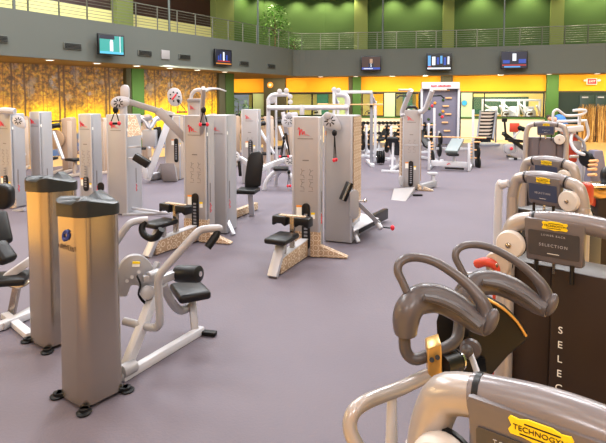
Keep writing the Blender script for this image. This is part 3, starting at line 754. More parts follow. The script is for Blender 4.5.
cF, rf = cable_tower(87, 210, 'silver tower with red mark, third of the row along the left side', .27, .30, 1.765, R(-14), slot=(.35, .62), wave_z=None, front=silver); side_mark(cF, .139, .12, .30)
cG, rg = cable_tower(37, 203, 'silver tower with a bare narrow front, second of the row from the left edge', .26, .30, 1.79, R(-22), slot=None, wave_z=None, prints=False, front=silver); side_mark(cG, .134, .15, .25)
cH, rh = cable_tower(7, 208, 'silver tower cut by the left photo edge', .34, .30, 1.765, R(-22), slot=(.30, .62), wave_z=.18, front=silver); side_mark(cH, .174, .12, .30)
paddle(cH, pt(18.5, 121, 9.4), .11, R(-50), (.2, -1, .1))
mb = MB(); mb.tube(ptl((-6, 112, 9.5), (4, 110.5, 9.5), (15, 111.5, 9.5)), .06, 8); mb.build('overhead_arm', silver_lt, cH, W=True)
mb = MB(); mb.beam(pt(14, 211, 9.4), pt(25, 209, 9.3), .06, .05); mb.build('outrigger_foot', silver_lt, cH, W=True)
cI, ri = cable_tower(250, 184, 'silver tower behind the black shoulder seat, near the white pipe frame', .41, .34, 1.80, R(-8), slot=(.62, 1.06), sx=.02, wave_z=None, front=silver)

# tower with two raised handles and a ramp
rK = gp(411, 190)
kt = thing('lift_tower', 'silver tower with two raised white handles and a pale foot ramp', 'exercise machine', rK, R(-3))
tower(kt, .40, .34, 1.80, (.08, .66), wave_z=None, sx=-.01)
MB().span((-.17, -.006, 1.00), (.15, .002, 1.03)).build('cross_strip', silver_lt, kt)
for s_ in (-1, 1): MB().span((s_ * .2 - .012 + s_ * .012, .05, .2), (s_ * .2 + .012 + s_ * .012, .34, 1.62)).build('wave_panel', wave, kt)
MB().tube([(-.13, .1, 1.79), (-.08, .08, 1.86), (.08, .08, 1.86), (.13, .1, 1.79)], .03, 8, 3).build('top_handle', plas, kt)
for s_ in (-1, 1):
    P = [pt(402.8, 116, 11.6), pt(402.8, 110, 11.6), pt(411, 90, 11.2)] if s_ < 0 else [pt(419, 112, 11.6), pt(425, 109.5, 11.5), pt(432.3, 90, 11.2)]
    ar = MB().tube(P, .055, 10, 3).build('lift_arm', white_p, kt, W=True)
    e_ = P[-1]
    mb = MB(); mb.tube([e_, e_ + V((-.28 if s_ < 0 else .30, -.05, 0))], .022, 8); mb.build('grip_bar', beige_lt, ar, W=True)
    mb = MB(); m_ = P[-2].lerp(e_, .7); mb.tube([m_, m_ + V((-.2 if s_ < 0 else .22, -.05, .01)), m_ + V((-.27 if s_ < 0 else .29, -.05, -.05))], .018, 8); mb.build('lower_grip', plas, ar, W=True)
q = [pt(394, 188.5, 11.45), pt(415, 187, 11.45), gp(405.5, 201.5), gp(391, 199.8)]
mb = MB(); mb._add(q + [V((p_.x, p_.y, .004)) for p_ in q], [(0, 1, 2, 3), (7, 6, 5, 4), (0, 4, 5, 1), (1, 5, 6, 2), (2, 6, 7, 3), (3, 7, 4, 0)]); mb.build('foot_ramp', panel_warm, kt, .006, W=True)
fin(kt, (.14, -.06, 0), .34, .13, .1, wave, R(-14))
MB().box(gp(417.5, 196) + Z * .02, (.2, .08, .035)).build('levelling_foot', black, kt, .008, W=True)
pa = MB().beam(gp(421, 191) + Z * .09, gp(435, 187) + Z * .09, .09, .13).build('pedal_arm', silver, kt, .008, W=True)
mb = MB(); mb.beam(gp(433.5, 187.5) + Z * .14, pt(433, 174, gp(434, 187).y), .07, .07); mb.build('pedal_post', silver, pa, W=True)
mb = MB(); mb.box(pt(432.5, 173.5, gp(434, 187).y), (.22, .15, .05)); mb.build('pedal', white_p, pa, .008, W=True)
MB().prism(capsule(.08, .22), pt(401.2, 181, 11.5), X, Z, (0, .12, 0)).build('side_bracket', silver, kt, .01, W=True)

# shoulder press seat with cable arms
rJ = gp(250, 217)
js = thing('shoulder_press_seat', 'black high backed seat with two pale cable arms spread behind it', 'exercise machine', rJ)
YJ = rJ.y
MB().beam(gp(252, 216) + Z * .01, pt(250, 190, YJ), .09, .07).build('seat_post', silver_lt, js, .008, W=True)
MB().beam(gp(226, 222) + Z * .08, gp(256, 210) + Z * .08, .09, .13).build('base_beam', wave, js, .008, W=True)
P = [(-.15, 0), (.13, 0), (.17, .40), (.155, .56), (.09, .62), (-.05, .62), (-.11, .53), (-.15, .2)]
o_ = pt(253, 188, YJ - .02)
MB().prism(P, o_, (.985, -.02, .17), (.02, .10, 1), (0, .075, 0)).build('backrest', vinyl, js, .03, W=True, seg=3)
MB().box(pt(248, 190.5, YJ - .13), (.34, .38, .075), Matrix.Rotation(R(-10), 3, 'Z')).build('seat', vinyl, js, .025, W=True, seg=3)
MB().beam(pt(252, 189, YJ + .1), pt(256, 165, YJ + .14), .06, .05).build('back_support', silver, js, W=True)
for P_, e_, tl in ((ptl((257, 172, 9.6), (249, 164, 10.0), (240, 158.5, 10.2)), pt(234, 156, 10.1), R(160)), (ptl((259, 170, 9.6), (272, 164.5, 10.1), (285, 160, 10.3)), pt(290, 160.5, 10.2), R(20))):
    mb = MB()
    for a, b_ in zip(P_, P_[1:]): mb.beam(a, b_, .07, .10)
    mb.build('cable_arm', white_p, js, .008, W=True); paddle(js, e_, .12, tl, (.1, -1, .2), m=white_p)
cable_handle(js, pt(284, 138, 10.1), pt(284, 156.5, 10.1), w=.16); cable_handle(js, pt(289, 172, 10.1), pt(289, 186, 10.1), w=.05)
for x_ in (231, 239): MB().beam(pt(x_, 161, 10.05), pt(x_ + 1.5, 176, 10.05), .06, .05).build('hanging_strap', plas, js, .01, W=True)

# ---------------------------------------------------------------- bronze tower machines at the left
def rounded_tower(root, c, L1, L2, a, h, mtl, lean=0):
    d1 = V((math.cos(a), math.sin(a), 0)); d2 = V((-math.sin(a), math.cos(a), 0))
    ctr = c + d1 * L1 / 2 + d2 * L2 / 2
    P = rrect(L1, L2, .085, 8)
    mb = MB(); vs = []; n = len(P)
    levels = [(.03, 1.0), (.3, .985), (h * .55, .965), (h - .085, .985)]
    for z, s_ in levels: vs += [ctr + d1 * x * s_ + d2 * y * s_ + Z * z for x, y in P]
    fs = [(k_ * n + i, k_ * n + (i + 1) % n, (k_ + 1) * n + (i + 1) % n, (k_ + 1) * n + i) for k_ in range(len(levels) - 1) for i in range(n)]
    fs += [tuple(reversed(range(n))), tuple(range((len(levels) - 1) * n, len(levels) * n))]
    mb._add(vs, fs); sh = mb.build('tower_shroud', mtl, root, W=True)
    # wavy rubber cap
    vs = []; fs = []
    for lv in range(5):
        s_, dz = [(1.03, -.09), (1.035, -.02), (1.02, .0), (.9, .012), (.5, .014)][lv]
        for x, y in P:
            t = (x * .75 - y) / (L2 * .8); wv = .026 * math.cos(t * 4.6 - .9) 
            vs.append(ctr + d1 * x * s_ + d2 * y * s_ + Z * (h + dz + (wv if lv else .008 * math.cos(t * 3))))
    fs = [(k_ * n + i, k_ * n + (i + 1) % n, (k_ + 1) * n + (i + 1) % n, (k_ + 1) * n + i) for k_ in range(4) for i in range(n)] + [tuple(reversed(range(n))), tuple(range(4 * n, 5 * n))]
    mb = MB(); mb._add(vs, fs); mb.build('rubber_cap', cap_m, root, W=True)
    mb = MB(); ends = []
    for i, j in ((-1, -1), (1, -1), (-1, 1), (1, 1)):
        p_ = ctr + d1 * (i * (L1 / 2 + .0)) + d2 * (j * (L2 / 2)); mb.lathe([(.045, 0.0), (.05, .012), (.03, .02), (.028, .035)], p_ * .985 + ctr * .015, n=14)
    mb.beam(ctr - d1 * L1 / 2 - d2 * L2 / 2 + Z * .025, ctr + d1 * L1 / 2 + d2 * L2 / 2 + Z * .025, .06, .02); mb.beam(ctr + d1 * L1 / 2 - d2 * L2 / 2 + Z * .025, ctr - d1 * L1 / 2 + d2 * L2 / 2 + Z * .025, .06, .02)
    mb.build('base_feet', black, root, W=True)
    return d1, d2, ctr
bronze = steel
rN = gp(84, 414)
AN = R(54)
nt1 = thing('abdominal_machine', 'bronze grey tower machine with blue round logo, black seat and roller pad, nearest at left', 'exercise machine', rN)
d1, d2, cN = rounded_tower(nt1, rN, .325, .325, AN, 1.345, bronze)
fl_ = -d1                                                     # logo face looks along -d1
cf = rN + d2 * .150 - d1 * .0005
mb = MB()
for r_, a0, a1, wd in ((.042, 30, 250, .007), (.024, 190, 470, .006), (.04, 290, 385, .006)):
    mb.tube([cf + fl_ * .003 + (-d2) * (r_ * .9 * math.cos(R(a))) + Z * (1.135 + .012 * math.cos(R(a)) + r_ * math.sin(R(a)) * 1.1 * .72) for a in range(a0, a1 + 1, 20)], wd, 6)
mb.build('swirl_emblem', navy, nt1, W=True)
text('lettering', 'NAUTILUS', .040, mat('bronze_ink', (74, 54, 40), .5), nt1, cf + fl_ * .004 + Z * 1.055, -d2, Z, .001, W=True)
def Np(x, y, Y): return pt(x, y, Y)
n0, n1 = gp(122, 382), gp(202, 333.5)
MB().beam(n0 + Z * .035, n1 + Z * .035, .06, .065).build('floor_beam', white_p, nt1, .008, W=True)
ft = MB(); ft.beam(n1 + V((-.08, -.0, .02)), n1 + V((.13, -.05, .02)), .06, .035); ft.build('end_foot', black, nt1, .008, W=True)
MB().cyl(gp(124, 378) + V((.0, -.05, .07)), gp(124, 378) + V((.06, .05, .07)), .05).build('pivot_roller', silver, nt1, .006, W=True)
MB().beam(gp(125, 377) + Z * .05, Np(157, 288, 3.98), .065, .075).build('upright_beam', white_p, nt1, .008, W=True)
Ys = 4.45
MB().beam(gp(195, 336) + Z * .04, Np(192, 298, Ys), .06, .06).build('seat_post', silver, nt1, .006, W=True)
MB().tube(ptl((163, 284, 4.05), (170, 299, 4.15), (177, 308.5, 4.3), (184, 310, 4.38), (192, 304, 4.45)), .036, 10, 5).build('curved_strut', silver, nt1, W=True)
sa = Matrix.Rotation(R(28), 3, 'Z')
cs = Np(190, 291, 4.36)
MB().box(cs, (.27, .36, .075), sa).build('seat', vinyl, nt1, .028, W=True, seg=3)
mb = MB(); mb.cyl(Np(192, 297, 4.3), Np(197.5, 296.5, 4.26), .018, n=10); mb.ell(Np(198.5, 296.5, 4.25), (.024, .024, .024)); mb.build('adjuster_knob', yellow_m, nt1, W=True)
ra, rb = Np(176.5, 273.5, 4.20), Np(200, 274, 4.10)
MB().lathe([(.045, 0), (.068, .012), (.070, .03), (.070, (rb - ra).length - .03), (.066, (rb - ra).length - .010), (.045, (rb - ra).length)], ra, rb - ra, 22).build('roller_pad', vinyl, nt1, W=True)
MB().cyl(rb, rb + (rb - ra).normalized() * .008, .022).build('roller_cap', chrome, nt1, W=True)
MB().beam(Np(160, 280, 4.05), Np(178, 273, 4.19), .06, .065).build('roller_arm', silver, nt1, .006, W=True)
for P_, gr in ((ptl((219.5, 228.2, 3.9), (206, 229, 3.88), (199, 231.2, 3.86), (191, 239, 3.83), (165, 268, 3.78), (159.5, 276, 3.77), (158.2, 284, 3.77), (159, 296, 3.77), (160, 318, 3.77), (158.5, 325, 3.78), (152, 327.5, 3.8), (124, 321, 3.86)), None), (ptl((148, 219.8, 4.25), (140, 220.5, 4.23), (132, 222.5, 4.2), (127, 226.5, 4.18), (117, 241, 4.15), (108, 257, 4.12), (104, 270, 4.1)), None)):
    MB().tube(P_, .030, 12, 4).build('press_arm', silver, nt1, W=True)
MB().tube(ptl((218.5, 230, 3.9), (216, 235.5, 3.87), (207.5, 247.5, 3.83)), [.022, .030, .030], 12).build('hand_grip', black, nt1, W=True)
MB().tube(ptl((145, 221, 4.24), (142, 228, 4.22), (144, 234.5, 4.2), (151, 238.5, 4.17), (157, 236.5, 4.14), (161.5, 229.5, 4.12)), .028, 12, 4).build('hand_grip', black, nt1, W=True)
MB().ell(Np(219.5, 228.5, 3.9), (.028, .028, .028)).build('arm_cap', silver, nt1, W=True)
# domed side plate, belt and pulley
oP = Np(119, 297, 3.86); ux = (Np(155, 297, 3.99) - oP); wP = ux.length; ux.normalize(); 
P = [(0, 0)] + [(wP / 2 - wP / 2 * math.cos(R(a)), .175 + .155 * math.sin(R(a))) for a in range(0, 181, 12)] + [(wP, .05), (wP * .75, .02), (wP * .52, .09), (wP * .34, .09), (wP * .22, .0)]
MB().prism(P, oP, ux, Z, V((-ux.y, ux.x, 0)) * .05).build('side_plate', silver, nt1, .010, W=True)
MB().prism([(-.028, -.02), (.028, -.02), (.028, .02), (-.028, .02)], Np(136, 264, 3.90) , ux, Z + ux * .15, V((ux.y, -ux.x, 0)) * .006).build('caution_label', label_w, nt1, W=True)
MB().prism([(-.028, .003), (.028, .003), (.028, .02), (-.028, .02)], Np(136, 264, 3.893), ux, Z + ux * .15, V((ux.y, -ux.x, 0)) * .006).build('caution_label', yellow_m, nt1, W=True)
for px_, py_ in ((132, 277), (139, 272), (127, 281)): MB().cyl(Np(px_, py_, 3.88), Np(px_, py_, 3.83), .014, n=10).build('bolt', silver, nt1, W=True)
MB().tube(ptl((137, 276, 3.84), (140.5, 285, 3.85), (138.5, 294, 3.87), (143, 301, 3.9), (148, 304, 3.92), (150, 298, 3.92)), [.02, .022, .02], 8, 4, flat=.35).build('drive_belt', black, nt1, W=True)
MB().cyl(Np(148, 292, 3.97), Np(147.6, 292.4, 3.87), .055, n=24).build('pulley', silver, nt1, .008, W=True)
mb = MB(); mb.beam(Np(143, 279, 3.85), Np(157, 277, 3.9), .04, .05); mb.cyl(Np(148, 276, 3.86), Np(158, 272, 3.95), .03); mb.beam(Np(153, 272, 3.98), Np(158, 262, 4.02), .05, .03); mb.build('linkage', silver, nt1, .004, W=True)

rN2 = gp(47, 353)
nt2 = thing('leg_machine', 'bronze grey tower machine with pads cut by the left photo edge, second of the pair', 'exercise machine', rN2)
rounded_tower(nt2, rN2, .325, .325, AN, 1.365, bronze)
MB().beam(gp(31, 318) + Z * .04, gp(-14, 336) + Z * .04, .075, .065).build('floor_beam', white_p, nt2, .008, W=True)
MB().beam(gp(36, 312) + Z * .04, gp(2, 331) + Z * .04, .06, .06).build('floor_beam', silver, nt2, .006, W=True)
MB().beam(gp(30, 339) + Z * .03, gp(5, 318) + Z * .03, .07, .05).build('cross_foot', white_p, nt2, .006, W=True)
MB().beam(Np(10, 322, 4.75), Np(19, 276, 4.75), .06, .06).build('seat_post', steel, nt2, .006, W=True)
mb = MB(); mb.beam(Np(-8, 287, 4.7), Np(34, 258, 4.8), .09, .07); mb.build('seat_rail', white_p, nt2, .01, W=True)
MB().box(Np(4, 279, 4.7), (.42, .30, .07), Matrix.Rotation(R(14), 3, 'Z')).build('seat', vinyl, nt2, .028, W=True)
MB().beam(Np(10, 262, 4.6), Np(-4, 243, 4.65), .17, .10).build('leg_pad', vinyl, nt2, .04, W=True, seg=3)
MB().beam(Np(1, 245, 4.9), Np(-6, 212, 5.0), .22, .10).build('back_pad', vinyl, nt2, .04, W=True, seg=3)
MB().prism(rrect(.22, .26, .09), Np(-1, 197.5, 5.2), X, Z, (0, .12, 0)).build('head_pad', vinyl, nt2, .03, W=True, seg=3)
MB().tube(ptl((4, 283, 4.6), (16, 287, 4.62), (24, 285, 4.65), (29, 281, 4.7)), .018, 8, 3).build('seat_handle', steel, nt2, W=True)

# ---------------------------------------------------------------- arch framed machines at the right
ARC = [(-.5, .0), (-.5, .80), (-.495, .885), (-.46, .945), (-.40, .978), (-.2, .994), (0, 1.0), (.2, .994), (.40, .978), (.46, .945), (.495, .885), (.5, .80), (.5, 0)]
def arch_machine(px, Y, a, w, h, label, pw=.215, po=0, title=None, discs=(1,), shroud=brown, shroud_z=1.20, plate=screenp, x0=None):
    p = pt(px, 200, Y)
    t = thing('arch_weight_machine', label, 'exercise machine', (p.x, p.y, 0), -a, 'pearl arch weight machines')
    tr_ = .042
    def P(x, z): return V((x * w, 0, z * h - (tr_ if z > .9 else 0)))
    xs = [(x * (1 - 2 * tr_ / w * .9), z) for x, z in ARC]
    full = cat_rom([V((x * w, 0, .02 if z == 0 else h - tr_ - (1 - z) * h)) for x, z in xs], 4)
    cut = [i for i, q in enumerate(full) if abs(q.x) < w * .30]
    i0, i1 = cut[0], cut[-1]
    MB().tube(full[:i0 + 1], tr_, 14, up=Yv).build('arch_leg', pearl, t); MB().tube(full[i1:], tr_, 14, up=Yv).build('arch_leg', pearl, t)
    hd = MB().tube(full[i0:i1 + 1], tr_ * 1.06, 14, up=Yv).build('arch_crown', crown, t)
    for q0, q1 in ((full[i0], full[i0 + 1]), (full[i1 - 1], full[i1])):
        m_ = (q0 + q1) / 2; dd_ = (q1 - q0).normalized(); MB().cyl(m_ - dd_ * .006, m_ + dd_ * .006, tr_ * 1.09).build('seam_ring', plas, hd)
    zc = h - .045
    # hanging fascia with the title plate
    ph = .205
    P2 = [(-pw / 2 - .022, 0), (pw / 2 + .022, 0), (pw / 2 + .012, -ph), (-pw / 2 - .012, -ph)]
    MB().prism(P2, (po, -.052, zc + .01), X, V((0, -.10, 1)).normalized(), (0, .055, 0)).build('title_fascia', pewter, t, .012)
    un = V((0, -.10, 1)).normalized(); nn_ = V((0, -1, -.10)).normalized()
    o_ = V((po, -.052, zc + .01)) - un * .113 + nn_ * .001
    MB().prism(rrect(pw, .118, .008), o_, X, un, nn_ * .003).build('title_plate', plate, t)
    text('lettering', 'SELECTION', .0185, plate_ink, t, o_ + nn_ * .005 + un * -.005, X, un, .0006, space=1.35)
    if title: text('lettering', title, .0125, plate_ink, t, o_ + nn_ * .005 + un * .042, X, un, .0006, space=1.4)
    MB().prism([(-.025, -.0012), (.025, -.0012), (.025, .0012), (-.025, .0012)], o_ + nn_ * .004 - un * .043, X, un, nn_ * .001).build('small_print', label_w, t)
    ol = V((po + .006, -.052, zc + .01)) - un * .025 + nn_ * .001
    Pb = [(-.054, .012), (-.05, .018), (-.035, .016), (-.02, .021), (.02, .021), (.035, .016), (.05, .018), (.054, .010), (.046, 0), (.054, -.012), (.048, -.018), (.02, -.017), (.0, -.021), (-.03, -.016), (-.05, -.017), (-.054, -.01), (-.048, 0)]
    bd = MB().prism(Pb, ol, X, un, nn_ * .003).build('maker_badge', yellow_m, t)
    text('lettering', 'TECHNOGYM', .0145, plas, bd, ol + nn_ * .004, X, un, .0005)
    for s_ in (-1, 1): MB().prism([(s_ * .004 - .03, s_ * .011 - .0012), (s_ * .004 + .03, s_ * .011 - .0012), (s_ * .004 + .03, s_ * .011 + .0012), (s_ * .004 - .03, s_ * .011 + .0012)], ol + nn_ * .003, X, un, nn_ * .001).build('badge_rule', plas, bd)
    # weight stack shroud
    sw = w * .86; zs = shroud_z
    for i, (xa, xb) in enumerate(((-sw / 2, -sw * .17), (-sw * .165, sw * .27), (sw * .275, sw / 2))):
        MB().prism([(xa, .02), (xb, .02), (xb, zs - .02 * abs(xb) / w), (xa, zs - .02 * abs(xa) / w)], (0, [.03, .005, .03][i], 0), X, Z, (0, .22, 0)).build('stack_shroud', shroud, t, .008)
    for x_ in (po - pw * .34, po + pw * .36):
        MB().cyl((x_, -.03, zs - .05), (x_, -.03, zc - ph * .9), .010, n=8).build('guide_rod', plas, t)
    mb = MB(); mb.beam((po, -.02, zs - .02), (po, -.02, zc - ph * .95), .012, .012); mb.build('cable', chrome, t)
    MB().beam((-w * .45, .05, .045), (w * .45, .05, .045), .10, .08).build('base_beam', pearl, t, .01)
    for s_, x_, z_, r_, m_, y_ in discs:
        dc = MB().lathe([(r_ * .96, 0), (r_, .010), (r_, .03), (r_ * .9, .042), (r_ * .35, .046)], (x_, y_ if y_ else -.03, z_), (0, -1, 0), 26).build('pulley_disc', m_, t)
        MB().lathe([(.013, 0), (.013, .012), (.006, .016)], (x_, (y_ if y_ else -.03) - .044, z_), (0, -1, 0), 12).build('hub_bolt', steel, dc)
        MB().lathe([(r_ * 1.02, 0), (r_ * 1.02, .01)], (x_, (y_ if y_ else -.03) + .012, z_), (0, -1, 0), 26).build('rim', plas, dc)
    return t
lbk = arch_machine(576.6, 2.289, R(40), .68, 1.50, 'dark brown weight machine marked lower back, its arch directly behind the two loop handles', title='LOWER BACK', po=-.08, plate=screenb, shroud_z=1.235, discs=((-1, -.265, 1.325, .066, discw, 0), (-1, -.325, 1.215, .062, discb, -.02)))
for i, ch in enumerate('SELECTION'):
    text('lettering', ch, .046, label_w, lbk, (-.050, -.0 + .002, .95 - i * .068), X, Z, .001)
mb = MB(); mb.tube([(-.42, -.06, 1.20), (-.37, -.08, 1.225), (-.33, -.06, 1.21), (-.31, -.04, 1.15)], .022, 10, 4); mb.build('red_bumper', redseat, lbk)
mb = MB(); mb.prism([(0, 0), (.05, 0), (.05, .5), (0, .62)], (-.37, .0, .55), X, Z, (0, .06, 0)); mb.build('red_back_pad', redseat, lbk, .02)
MB().lathe([(.028, 0), (.028, .03), (.012, .034)], (-.46, -.14, 1.16), (0, -1, 0), 16).build('end_cap', pearl, lbk); MB().cyl((-.46, -.14, 1.16), (-.30, .0, 1.16), .012, n=8).build('cap_rod', silver, lbk)
m3 = arch_machine(546, 3.67, R(58), .62, 1.50, 'second pearl arch behind the loop handles, white disc beside its screen plate', discs=((1, .20, 1.325, .072, discw, 0), (1, .235, 1.22, .09, discw, .03)), shroud=screenb, shroud_z=1.20)
mb = MB(); mb.tube([(-.36, -.05, .4), (-.36, -.05, 1.28), (-.33, -.05, 1.36), (-.28, -.04, 1.38)], .03, 10, 4); mb.build('side_handle', white_p, m3)
m4 = arch_machine(548, 4.72, R(58), .60, 1.50, 'third pearl arch behind the loop handles, only its top showing', discs=((1, .175, 1.335, .06, discw, 0),), shroud=screenb)
MB().prism(rrect(.10, .2, .04), (.34, -.04, 1.20), X, Z, (0, .1, 0)).build('red_pad', redseat, m4, .02)
m5 = arch_machine(544, 8.8, R(30), .70, 1.66, 'farthest pearl arch machine with tall purple grey shroud, at the end of the row', pw=.24, discs=((1, .215, 1.36, .085, discw, -.04),), shroud=greyshroud, shroud_z=1.38)

m1 = arch_machine(575, .90, R(38), .62, 1.474, 'nearest pearl arch machine with yellow badge, cut by the bottom photo edge', title='TOTAL ABDOMINAL', po=-.04, plate=screenb, discs=((-1, -.215, 1.275, .062, discw, 0),), shroud_z=1.15)
# its reclining arms with two padded loop handles
h1 = h2 = thing('crunch_machine', 'two big taupe loop handles with a black cam plate above the nearest arch', 'exercise machine', (pt(391.5, 443, 1.3).x, 1.3, 0))
def loop_handle(root, Y, f, bend):
    g = lambda *xy: [pt(*f(x, y), Y + dz) for x, y, dz in xy]
    pad = MB().tube(g((405.5, 333, .0), (405.5, 322, .0), (408, 311, .0), (415, 302, .01), (426, 298, .02), (439, 299, .02), (453, 305, .01), (466, 314, -.01), (477, 322.5, -.03), (487, 327.5, -.05)), [.037, .040, .041, .041, .040, .038, .037, .034, .031, .026], 14, 5, flat=[.8, .9, .9, 1, 1, 1, .9, .9]).build('loop_handle', gripm, root, W=True)
    MB().tube(g((407, 292, .01), (402, 281, .02), (397.8, 271, .03), (400, 262.5, .04), (409, 257.8, .05), (422, 258, .05), (437, 263, .04), (454, 273.5, .02), (469, 286, 0), (480, 299, -.02), (486, 312, -.03), (488, 322, -.04)), [.011, .011, .0115, .012, .012, .012, .0125, .0135, .015, .018, .021, .024], 12, 5).build('thumb_loop', gripm, pad, W=True)
    MB().tube(g((424, 297.5, -.035), (440, 301, -.036), (455, 308, -.042), (468, 317, -.052), (480, 327, -.07)), [.009, .011, .011, .011, .009], 8, 4).build('palm_ridge', gripd, pad, W=True)
    MB().ell(pt(*f(490, 322), Y - .05), (.018, .02, .038), rot=Matrix.Rotation(R(25), 3, 'Y')).build('loop_end', gripm, pad, W=True)
    if bend:
        MB().tube(g((404.5, 330, .0), (404.5, 340, .0), (405.5, 350, .0), (410, 357, 0), (418, 359, 0), (432, 353.5, .01), (447, 347, .03), (456, 340, .05), (459, 329, .07), (459.5, 312, .09), (459, 304, .09)), [.0165, .016, .0155, .016, .016], 12, 4).build('loop_tube', gripd, pad, W=True)
hy = 1.36
loop_handle(h1, hy, lambda x, y: (x, y), True)
q = ptl((427, 349.5, hy - .03), (441.5, 344.5, hy - .03), (442.5, 374.5, hy - .02), (428.5, 380, hy - .02))
br = MB(); br._add(q + [p_ + V((.01, .07, 0)) for p_ in q], [(0, 1, 2, 3), (7, 6, 5, 4), (0, 4, 5, 1), (1, 5, 6, 2), (2, 6, 7, 3), (3, 7, 4, 0)]); br = br.build('clamp_bracket', goldm, h1, .005, W=True)
for x_, y_ in ((431.8, 360), (437.5, 357.5)): MB().cyl(pt(x_, y_, hy - .028), pt(x_, y_, hy - .042), .0065, n=10).build('bolt', plas, br, W=True)
MB().tube(ptl((441, 366, hy), (448, 363.5, hy + .02), (455, 361, hy + .04)), [.030, .030, .030], 14).build('end_plug', plas, h1, W=True)
MB().tube(ptl((455, 361, hy + .04), (456.5, 360.5, hy + .045)), .032, 14).build('end_ring', chrome, h1, W=True)
MB().tube(ptl((430, 374.5, hy), (415, 381.5, hy - .03), (400, 388.5, hy - .06), (380, 396, hy - .1), (366, 402, hy - .13), (355, 410, hy - .15), (350, 421, hy - .16), (351, 433, hy - .17), (358, 447, hy - .18), (372, 470, hy - .19)), .018, 12, 4).build('support_bar', pearl, h1, W=True)
MB().tube([pt(392, 388, hy - .06), pt(391.5, 443, hy - .06), V((pt(391.5, 443, hy - .06).x, hy - .06, .02))], [.012, .016, .016], 10).build('upright_tube', white_p, h1, W=True)
MB().lathe([(.14, 0), (.15, .01), (.15, .02), (.05, .03)], V((pt(391.5, 443, hy - .06).x, hy - .06, 0))).build('floor_plate', black, h1, W=True)
MB().tube([pt(372, 470, hy - .19), V((pt(372, 470, hy - .19).x + .05, hy - .15, .9)), V((pt(391.5, 443, hy - .06).x, hy - .06, .45))], .02, 10).build('support_bar', pearl, h1, W=True)
hy2 = 1.62
loop_handle(h2, hy2, lambda x, y: (455.5 + (x - 397.8) * 1.03, 245 + (y - 257.8) * .93), False)
h2b = MB().tube([pt(463, 312, hy2 + .02), pt(462, 292, hy2), pt(466, 283, hy2)], .02, 10, 3); h2b.build('loop_tube', gripd, h2, W=True)
# black cam plate and round knob
P_ = [(436, 322), (440, 308), (450, 298), (466, 292), (486, 298), (503, 308), (517, 322), (527, 337), (525, 342), (508, 356), (494, 372), (480, 392), (462, 396), (448, 384), (438, 362)]
fr = [pt(x, y, 1.95) for x, y in P_]; n = len(P_)
mb = MB(); mb._add(fr + [p_ + V((.02, .035, 0)) for p_ in fr], [tuple(range(n)), tuple(reversed(range(n, 2 * n)))] + [((i + 1) % n, i, n + i, n + (i + 1) % n) for i in range(n)]); cam_p = mb.build('cam_plate', plas, h2, .006, W=True)
mb = MB(); mb.tube([pt(x, y, 1.945) for x, y in ((487, 299), (503, 308.5), (517, 322), (526, 336))], .006, 6, 3); mb.build('gold_edge', goldm, cam_p, W=True)
zc_ = pt(480, 395, 1.97)
MB().beam(V((zc_.x, zc_.y, zc_.z)), V((zc_.x, zc_.y, .02)), .06, .06).build('cam_post', plas, h2, .006, W=True)
MB().beam(pt(463, 312, hy2 + .03), pt(462, 330, 1.93), .05, .05).build('cam_arm', plas, h2, .006, W=True)
mb = MB(); mb.tube([pt(470, 352, 1.80), pt(477, 372, 1.72), pt(484, 392, 1.66)], .011, 8); mb.build('knob_stem', silver, h2, W=True)
MB().lathe([(.01, -.01), (.032, -.006), (.038, .006), (.032, .018), (.012, .022)], pt(470.5, 348.5, 1.83), (-.25, -1, .15), 20).build('round_knob', gripm, h2, W=True)
MB().ell(pt(467, 351, 1.79), (.022, .022, .022)).build('knob_button', gripd, h2, W=True)
MB().beam(pt(484, 392, 1.66), V((zc_.x, zc_.y, pt(484, 392, 1.66).z - .05)), .03, .03).build('knob_arm', plas, h2, W=True)
# ---------------------------------------------------------------- background equipment
def beige_machine():
    t = thing('selector_machine', 'proto', 'exercise machine', (0, 0, 0), 0, 'beige strength machines')
    MB().prism([(-.15, 0), (.15, 0), (.15, 1.48), (.10, 1.54), (-.15, 1.50)], (0, 0, .01), X, Z, (0, .34, 0)).build('tower_shroud', beige_m, t, .03)
    MB().span((.02, -.012, .1), (.15, .01, 1.44)).build('front_panel', beige_lt, t, .008)
    MB().cyl((-.30, -.02, .93), (-.30, -.10, .93), .27, n=26).build('cam_disc', tan_m, t, .012)
    MB().beam((-.30, -.14, 1.15), (.10, -.46, .42), .07, .07).build('lever_arm', white_p, t, .01)
    MB().tube([(-.02, .1, 1.42), (-.2, .0, 1.44), (-.42, -.1, 1.40), (-.52, -.15, 1.22), (-.46, -.18, 1.06), (-.38, -.15, 1.02)], .022, 8, 4).build('loop_handle', plas, t)
    MB().cyl((-.34, -.16, 1.30), (-.12, -.10, 1.33), .07).build('roller_pad', vinyl, t, .015)
    MB().beam((-.15, .1, .05), (-.15, -.95, .05), .08, .08).build('base_beam', beige_lt, t, .01)
    MB().beam((.12, .1, .05), (.12, -.75, .05), .08, .08).build('base_beam', beige_lt, t, .01)
    MB().beam((-.15, -.72, .05), (-.15, -.68, .42), .07, .07).build('seat_post', beige_lt, t, .01)
    MB().box((-.16, -.70, .46), (.34, .34, .07)).build('seat', vinyl, t, .025)
    return t
bp = beige_machine(); used = []
def put(proto, px, py, rz, label, group=None, s=None):
    p = gp(px, py)
    if proto.name not in used: used.append(proto.name); o = proto; o.location = p; o.rotation_euler = (0, 0, rz); o['label'] = label
    else: o = copy_tree(proto, p, rz, label, group)
    if group: o['group'] = group
    return o
put(bp, 67.5, 172, R(0), 'beige machine with big tan disc and black looped handle, before the mural')
put(bp, 24, 168, R(20), 'beige strength machine with slanted black pad, between the two leftmost silver towers')
put(bp, 101, 174, R(-30), 'beige strength machine mostly hidden between the silver towers below the pulley plate')
put(bp, 147, 160, R(15), 'beige strength machine behind the tangled silver frame, before the green pilaster')
